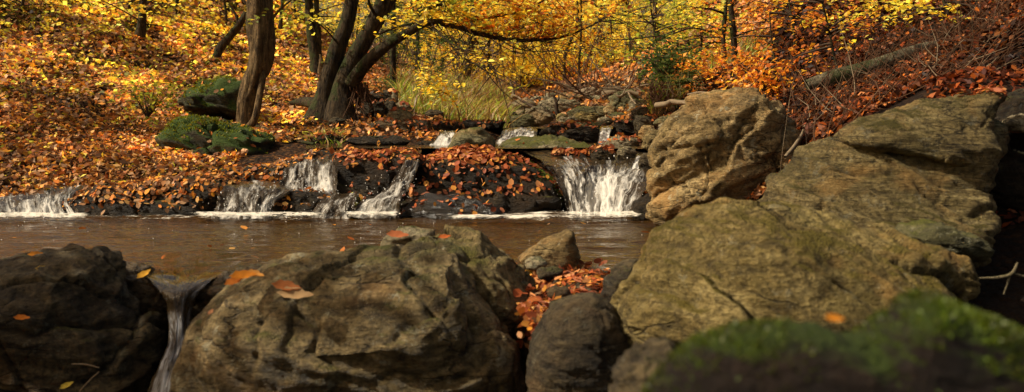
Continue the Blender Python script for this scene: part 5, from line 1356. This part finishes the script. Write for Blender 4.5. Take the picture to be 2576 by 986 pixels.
for i, (u, v0, w, d, tilt) in enumerate([(40, 90, 12, 15, 18), (120, 60, 9, 17, -10), (265, 45, 13, 18, 24), (440, 60, 11, 19, 8), (500, 30, 12, 20, 6), (570, 45, 8, 19, -12), (705, 60, 11, 20, 10), (745, 70, 8, 21, -6), (200, 30, 8, 18, 14)]):
    simple_tree('tree', ['thin dark trunk at the far left of the upper bank', 'thin stem next to the far left trunk', 'slanting dark stem left of the broad based trunk', 'straight thin trunk right of the broad based trunk', 'pale thin trunk above the mossy mound', 'bent thin stem by the crooked snag', 'thin trunk just right of the leaning grooved trunk', 'slim stem left of the twin stemmed tree', 'slim stem between the far left trunks and the slanting stem'][i],
                [(u, v0 + 14), (u + tilt * 0.3, v0 - 30), (u + tilt, v0 - 90), (u + tilt * 1.5, v0 - 180)], [w, w * 0.8, w * 0.7, w * 0.5], d, 'barkl' if i in (4,) else 'bark', ('gold', 9, (0.45, 1.0), 1.2, 0.08, 9), 90 + i, 8)

def conifer(label, u, v, d, h, seed):
    rs = np.random.RandomState(seed)
    b = P(u, v, d)
    t = empty('spruce', b, label, 'spruce')
    V, Fq = tube(np.array([[0, 0, -0.1], [0.02, 0, h * 0.5], [0.0, 0, h]]), [0.055, 0.035, 0.01], 8, seg=10)
    put('trunk', mesh('trunk', V, [Fq], M['bark']), t)
    st, dv = [], []
    br = []
    for k in range(90):
        z = h * rs.uniform(0.08, 0.98); a = rs.uniform(0, 6.28)
        l = 0.42 * (h - z) * rs.uniform(0.6, 1.0) + 0.15
        q = np.array([math.cos(a), math.sin(a), -0.12])
        s = np.linspace(0, 1, 4)[:, None]
        br.append(tube(np.array([0, 0, z]) + q * l * s + np.array([0, 0, -0.15]) * l * s * s, 0.007 * np.array([1, .8, .5, .2]), 3))
        for m in range(4):
            g = rs.uniform(0.3, 1.0)
            st.append(np.array([0, 0, z]) + q * l * g); dv.append(unit(q + rs.normal(size=3) * np.array([.6, .6, .15])))
    tw, (V, Fq, c) = sprays(st, dv, rs, (0.15, 0.32), 16, 0.055, 'green', 0.15, twigr=0)
    Vb, Fb = join(br)
    put_crown('crown', V, Fq, c, Vb, Fb, t)
conifer('dark young spruce growing behind the stone bank', 988, 246, 15.5, 3.6, 1)
conifer('second young spruce deeper in the wood behind the forked beech', 1050, 240, 21, 4.4, 2)
conifer('small spruce right of the grass in the back wood', 1580, 225, 30, 4.5, 3)

# background wood: a few kinds of leafy beech copied between 18 and 70 m
def copy_tree(src, loc, rz, sc):
    r = src.copy(); COL.objects.link(r)
    r.location = loc; r.rotation_euler = (0, 0, rz); r.scale = (sc, sc, sc)
    for ch in src.children:
        c = ch.copy(); COL.objects.link(c); c.parent = r
    return r

def proto(pal, seed, h=7.0, size=0.165, ns=5, nl=9):
    rs = np.random.RandomState(seed)
    t = empty('beech', (0, 0, 0), 'leafy beech', 'tree')
    W = np.array([[0, 0, -0.3], [rs.normal() * .1, rs.normal() * .1, h * 0.25], [rs.normal() * .3, rs.normal() * .3, h * 0.6], [rs.normal() * .5, rs.normal() * .5, h]])
    V, Fq = tube(W, np.array([0.13, 0.10, 0.065, 0.02]), 8, bumpy=0.15, seg=18)
    put('trunk', mesh('trunk', V, [Fq], M['bark']), t)
    st, dv, br = [], [], []
    for k in range(52):
        f = rs.uniform(0.45, 2.95)
        c = catmull(W, np.array([f]))[0]
        a = rs.uniform(0, 6.283)
        l = rs.uniform(0.8, 2.1) * (1.15 - 0.25 * f / 3)
        q = unit(np.array([math.cos(a), math.sin(a), rs.uniform(-0.1, 0.55)]))
        s = np.linspace(0, 1, 5)[:, None]
        pth = lambda g: c + q * l * g + np.array([0, 0, -0.3]) * l * g * g
        br.append(tube(pth(s), 0.016 * np.array([1, .8, .6, .4, .2]), 4))
        for m in range(ns):
            g = rs.uniform(0.2, 1.0)
            st.append(pth(g)); dv.append(unit(q + rs.normal(size=3) * np.array([.9, .9, .25])))
    tw, (V, Fq, c) = sprays(st, dv, rs, (0.4, 0.9), nl, size, pal, 0.25, twigr=0)
    Vb, Fb = join(br)
    put_crown('crown', V, Fq, c, Vb, Fb, t)
    return t

PR = {'gold': [proto('gold', 201), proto('gold', 202, 8), proto(np.vstack([PAL['gold'], PAL['orange'][:2]]), 203, 6)], 'lime': [proto('lime', 204, 7), proto(np.vstack([PAL['lime'], PAL['gold'][:3]]), 205, 6)], 'orange': [proto('orange', 206, 6), proto(np.vstack([PAL['orange'], PAL['gold'][:2]]), 207, 5)]}
PR['far'] = [proto(np.vstack([PAL['gold'], PAL['gold'] * 1.1]), 208, 7, 0.075, 8, 15), proto(np.vstack([PAL['lime'], PAL['gold'][:4]]), 209, 7, 0.075, 8, 15)]
LB = {'far': ('tall golden beech far back where the valley closes', 'tall beeches at the end of the valley'), 'gold': ('golden leaved beech in the sunlit wood beyond the stream', 'golden beeches of the back wood'), 'lime': ('yellow green leaved beech in the wood beyond the stream', 'yellow green beeches of the back wood'), 'orange': ('orange leaved beech in the wood on the slopes', 'orange beeches of the slopes')}
used = set()
def place(kind, u, d, sc, rs):
    src = PR[kind][rs.randint(len(PR[kind]))]
    x = (u - CU) / F * d
    z = float(tz(np.array([x]), np.array([d]))[0])
    if sc is None:
        sc = (HC + 330 * d / F - z) * rs.uniform(0.8, 1.2) / 6.3
    if src.name not in used:
        used.add(src.name); o = src
        o.location = (x, d, z); o.rotation_euler = (0, 0, rs.uniform(0, 6.28)); o.scale = (sc,) * 3
    else:
        o = copy_tree(src, (x, d, z), rs.uniform(0, 6.28), sc)
    o['label'], o['group'] = LB[kind]
rs = np.random.RandomState(77)
for r, (d0, n) in enumerate([(22, 4), (26, 6), (31, 9), (38, 13), (46, 14), (58, 16)]):
    lo, hi = (930, 1640)
    if d0 > 27: lo, hi = 760, 1800
    if d0 > 40: lo, hi = 500, 2050
    for k in range(n):
        u = lo + (hi - lo) * (k + rs.uniform(0.1, 0.9)) / n
        d = d0 * rs.uniform(0.94, 1.08)
        kd = 'gold'
        if u > 1500 and rs.rand() < 0.55: kd = 'lime'
        elif u < 1080 and rs.rand() < 0.5: kd = 'lime'
        elif rs.rand() < 0.10 and u > 1300: kd = 'orange'
        if d0 > 40: kd = 'far'
        place(kd, u, d, None if d0 < 40 else rs.uniform(1.5, 2.6), rs)
for (u, d, kd, sc) in [(60, 22, 'gold', None), (180, 26, 'gold', None), (300, 25, 'gold', None), (420, 28, 'gold', None), (520, 24, 'gold', None), (600, 30, 'gold', None), (700, 27, 'gold', None), (760, 25, 'lime', None), (830, 23, 'lime', None), (900, 27, 'gold', None),
                       (1700, 19, 'lime', None), (1750, 24, 'gold', None), (1830, 22, 'gold', None), (1900, 18, 'orange', None), (1980, 20, 'orange', None), (2060, 16, 'orange', None), (2140, 18, 'orange', None), (2240, 17, 'gold', None), (2340, 15, 'gold', None), (2450, 14, 'orange', None), (2560, 14, 'gold', None), (1880, 28, 'gold', None), (2000, 27, 'gold', None), (2150, 25, 'gold', None)]:
    place(kd, u, d, sc, rs)

# unseen beeches added on the sunny side to shade bank and front rocks
for (x, y, kd, sc, lb) in [(-6.3, 3.0, 'gold', 0.62, 'unseen beech added to shade the dark flat topped boulder'), (-7.0, 0.8, 'orange', 0.7, 'unseen beech added for shade on the near left bank'), (-4.6, -1.5, 'gold', 0.8, 'unseen beech added for shade behind the viewpoint'),
    (-8.3, 8.4, 'gold', 0.8, 'unseen beech added to shade the bank by the far left cascade'), (-4.4, 2.2, 'gold', 0.68, 'unseen beech added to shade the left front boulder'), (-3.6, 0.4, 'orange', 0.6, 'unseen orange beech added to shade the near mossy rock')]:
    o = copy_tree(PR[kd][0], (x, y, float(tz(np.array([x]), np.array([y]))[0])), 1.0, sc)
    o['label'] = lb; o['group'] = 'unseen beeches added for shade on the left'

for k in range(16):
    u = 1010 + 44 * k + rs.uniform(-16, 16); d = rs.uniform(20, 36)
    x = (u - CU) / F * d
    v0 = 300 - (float(tz(np.array([x]), np.array([d]))[0]) - HC) / d * F
    w = rs.uniform(6, 14); tl = rs.normal() * 14
    simple_tree('tree', 'slender dark trunk standing in the golden back wood', [(u, v0 + 10), (u + tl * .3, v0 - 60), (u + tl * .6 + rs.normal() * 4, v0 - 130), (u + tl, v0 - 330)], [w * 1.3, w, w * .8, w * .6], d, 'bark' if rs.rand() < 0.75 else 'barkl', ('gold', 10, (0.45, 1.0), 1.4, 0.10, 7), 400 + k, 7, group='slender trunks of the back wood')

def far_wood():
    rs = np.random.RandomState(88)
    n = 44000
    u = rs.uniform(300, 2300, n); d = rs.uniform(66, 100, n)
    x = (u - CU) / F * d
    z = tz(x, d) + rs.uniform(0, 9, n) ** 1.0
    C = np.stack([x, d, z], -1) + 0.6 * rs.normal(size=(n, 3))
    cols = pick(np.array([(0.80, 0.58, 0.14), (0.82, 0.66, 0.26), (0.75, 0.48, 0.08)]), n, rs)  # haze put into the colour: paler leaves far back
    g = fbm(C * 0.12, 2) > 0.1
    cols[g] = pick('lime', g.sum(), rs)
    V, Fq, c = leaves(C, rdir(n, rs), rdir(n, rs) + np.array([0, -0.4, 0.6]), rs.uniform(0.15, 0.38, n), rs.uniform(0.12, 0.26, n), cols)
    tag(put('far_wood', mesh('far_wood', V, [Fq], M['leaf'], sm=False, col=c)), 'distant golden wood closing the valley', None, None, 'stuff')
far_wood()

# low bushes of beech regrowth
def bush(label, u, v, d, w, h, pal, seed, n=60, size=0.055, group=None):
    rs = np.random.RandomState(seed)
    b = P(u, v, d)
    t = empty('bush', b, label, 'bush', group)
    st, dv, br = [], [], []
    for k in range(n):
        a = rs.uniform(0, 6.28)
        top = np.array([math.cos(a) * w * rs.uniform(0.1, 1), math.sin(a) * w * rs.uniform(.1, 1), h * rs.uniform(0.3, 1.0)])
        s = np.linspace(0, 1, 5)[:, None]
        br.append(tube(top * s * np.array([1, 1, 1.0]) + np.array([0, 0, 0.2 * h]) * s * (1 - s), 0.006 * np.array([1, .8, .6, .4, .2]), 4))
        for m in range(3):
            g = rs.uniform(0.4, 1)
            st.append(top * g); dv.append(unit(top * np.array([1, 1, 0.3]) + rs.normal(size=3) * 0.3))
    tw, (V, Fq, c) = sprays(st, dv, rs, (0.2, 0.4), 7, size, pal, 0.2, twigr=0)
    Vb, Fb = join(br)
    put_crown('foliage', V, Fq, c, Vb, Fb, t)
bush('yellow leaved bush left of the two mossy boulders', 370, 300, 10.2, 0.26, 0.42, PAL['lime'] * 0.6, 301, 22, 0.055)
bush('rust leaved bush behind the tall boulder', 1930, 235, 9.4, 0.4, 0.4, 'orange', 302, 26)
bush('low rust leaved bush at the foot of the twin right trunks', 1800, 225, 11.5, 0.4, 0.35, 'orange', 303, 40)
bush('dark green bush on the overhanging right bank', 1690, 205, 12.2, 0.5, 0.45, 'green', 304, 70)
bush('red brown bush in the wood right of the spruce', 1085, 240, 18.5, 0.5, 0.5, 'orange', 305, 40, 0.06)
bush('golden bush in front of the dark slim trunk', 1330, 238, 22, 0.9, 1.2, 'gold', 306, 70, 0.08)
bush('golden bush behind the debris pile', 1560, 222, 23, 0.9, 1.3, 'gold', 307, 70, 0.08)
bush('orange bush at the far end of the stream', 1430, 235, 24, 0.9, 0.9, 'orange', 308, 70, 0.08)

# unseen beeches added outside the frame on the sunny side: their crowns shade the front boulders
SUN_DIR = np.array([-0.68, -0.12, 0.66]); SUN_DIR = SUN_DIR / np.linalg.norm(SUN_DIR)

def haze():
    t = NT('autumn_haze')
    vs = t.n('ShaderNodeVolumeScatter', _Density=0.022, _Anisotropy=0.2)
    vs.inputs['Color'].default_value = (1.0, 0.95, 0.80, 1)
    t.l(vs.outputs[0], t.out.inputs['Volume'])
    V = np.array([(x, y, z) for x in (-45, 45) for y in (28.5, 112.0) for z in (-1.0, 15.0)], float)
    Fq = np.array([(0, 1, 3, 2), (4, 6, 7, 5), (0, 4, 5, 1), (2, 3, 7, 6), (0, 2, 6, 4), (1, 5, 7, 3)])
    tag(put('haze', mesh('haze', V, [Fq], t.m, sm=False)), 'thin sunlit haze at the end of the valley', None, None, 'structure')
haze()

# ------------------------------------------------------------------ light, sky, camera
world = bpy.data.worlds.new("World"); scene.world = world
world.use_nodes = True
nt = world.node_tree
nt.nodes.clear()
sky = nt.nodes.new('ShaderNodeTexSky'); sky.sky_type = 'NISHITA'; sky.sun_disc = False
el = math.asin(SUN_DIR[2]); az = math.atan2(SUN_DIR[0], SUN_DIR[1])
sky.sun_elevation = el; sky.sun_rotation = az
sky.air_density = 0.7; sky.dust_density = 4.0; sky.ozone_density = 0.2
bg = nt.nodes.new('ShaderNodeBackground'); bg.inputs[1].default_value = 0.15
wo = nt.nodes.new('ShaderNodeOutputWorld')
wbm = nt.nodes.new('ShaderNodeMix'); wbm.data_type = 'RGBA'; wbm.blend_type = 'MULTIPLY'
wbm.inputs[0].default_value = 1.0; wbm.inputs[7].default_value = (1.0, 0.86, 0.64, 1)
nt.links.new(sky.outputs[0], wbm.inputs[6]); nt.links.new(wbm.outputs[2], bg.inputs[0]); nt.links.new(bg.outputs[0], wo.inputs[0])

sd = bpy.data.lights.new('sun', 'SUN'); sd.energy = 5.0; sd.angle = math.radians(0.5); sd.color = (1.0, 0.91, 0.74)
so = bpy.data.objects.new('sun', sd); COL.objects.link(so)
so.rotation_euler = Vector(tuple(SUN_DIR)).to_track_quat('Z', 'Y').to_euler()

cam = bpy.data.cameras.new('camera'); co = bpy.data.objects.new('camera', cam); COL.objects.link(co)
co.location = (0, 0, HC)
co.rotation_euler = (math.pi / 2 - PITCH, 0, 0)
cam.sensor_width = 36; cam.lens = 36 * F / 2576
cam.clip_start = 0.05; cam.clip_end = 500
cam.dof.use_dof = True; cam.dof.focus_distance = 7.6; cam.dof.aperture_fstop = 3.8
scene.camera = co

scene.view_settings.view_transform = 'Standard'; scene.view_settings.look = 'None'
scene.view_settings.exposure = 0; scene.view_settings.gamma = 1
cy = scene.cycles
cy.use_denoising = True
cy.max_bounces = 6; cy.diffuse_bounces = 3; cy.glossy_bounces = 3; cy.transparent_max_bounces = 8; cy.transmission_bounces = 4
cy.sample_clamp_indirect = 4.0; cy.sample_clamp_direct = 12.0
cy.caustics_reflective = False; cy.caustics_refractive = False
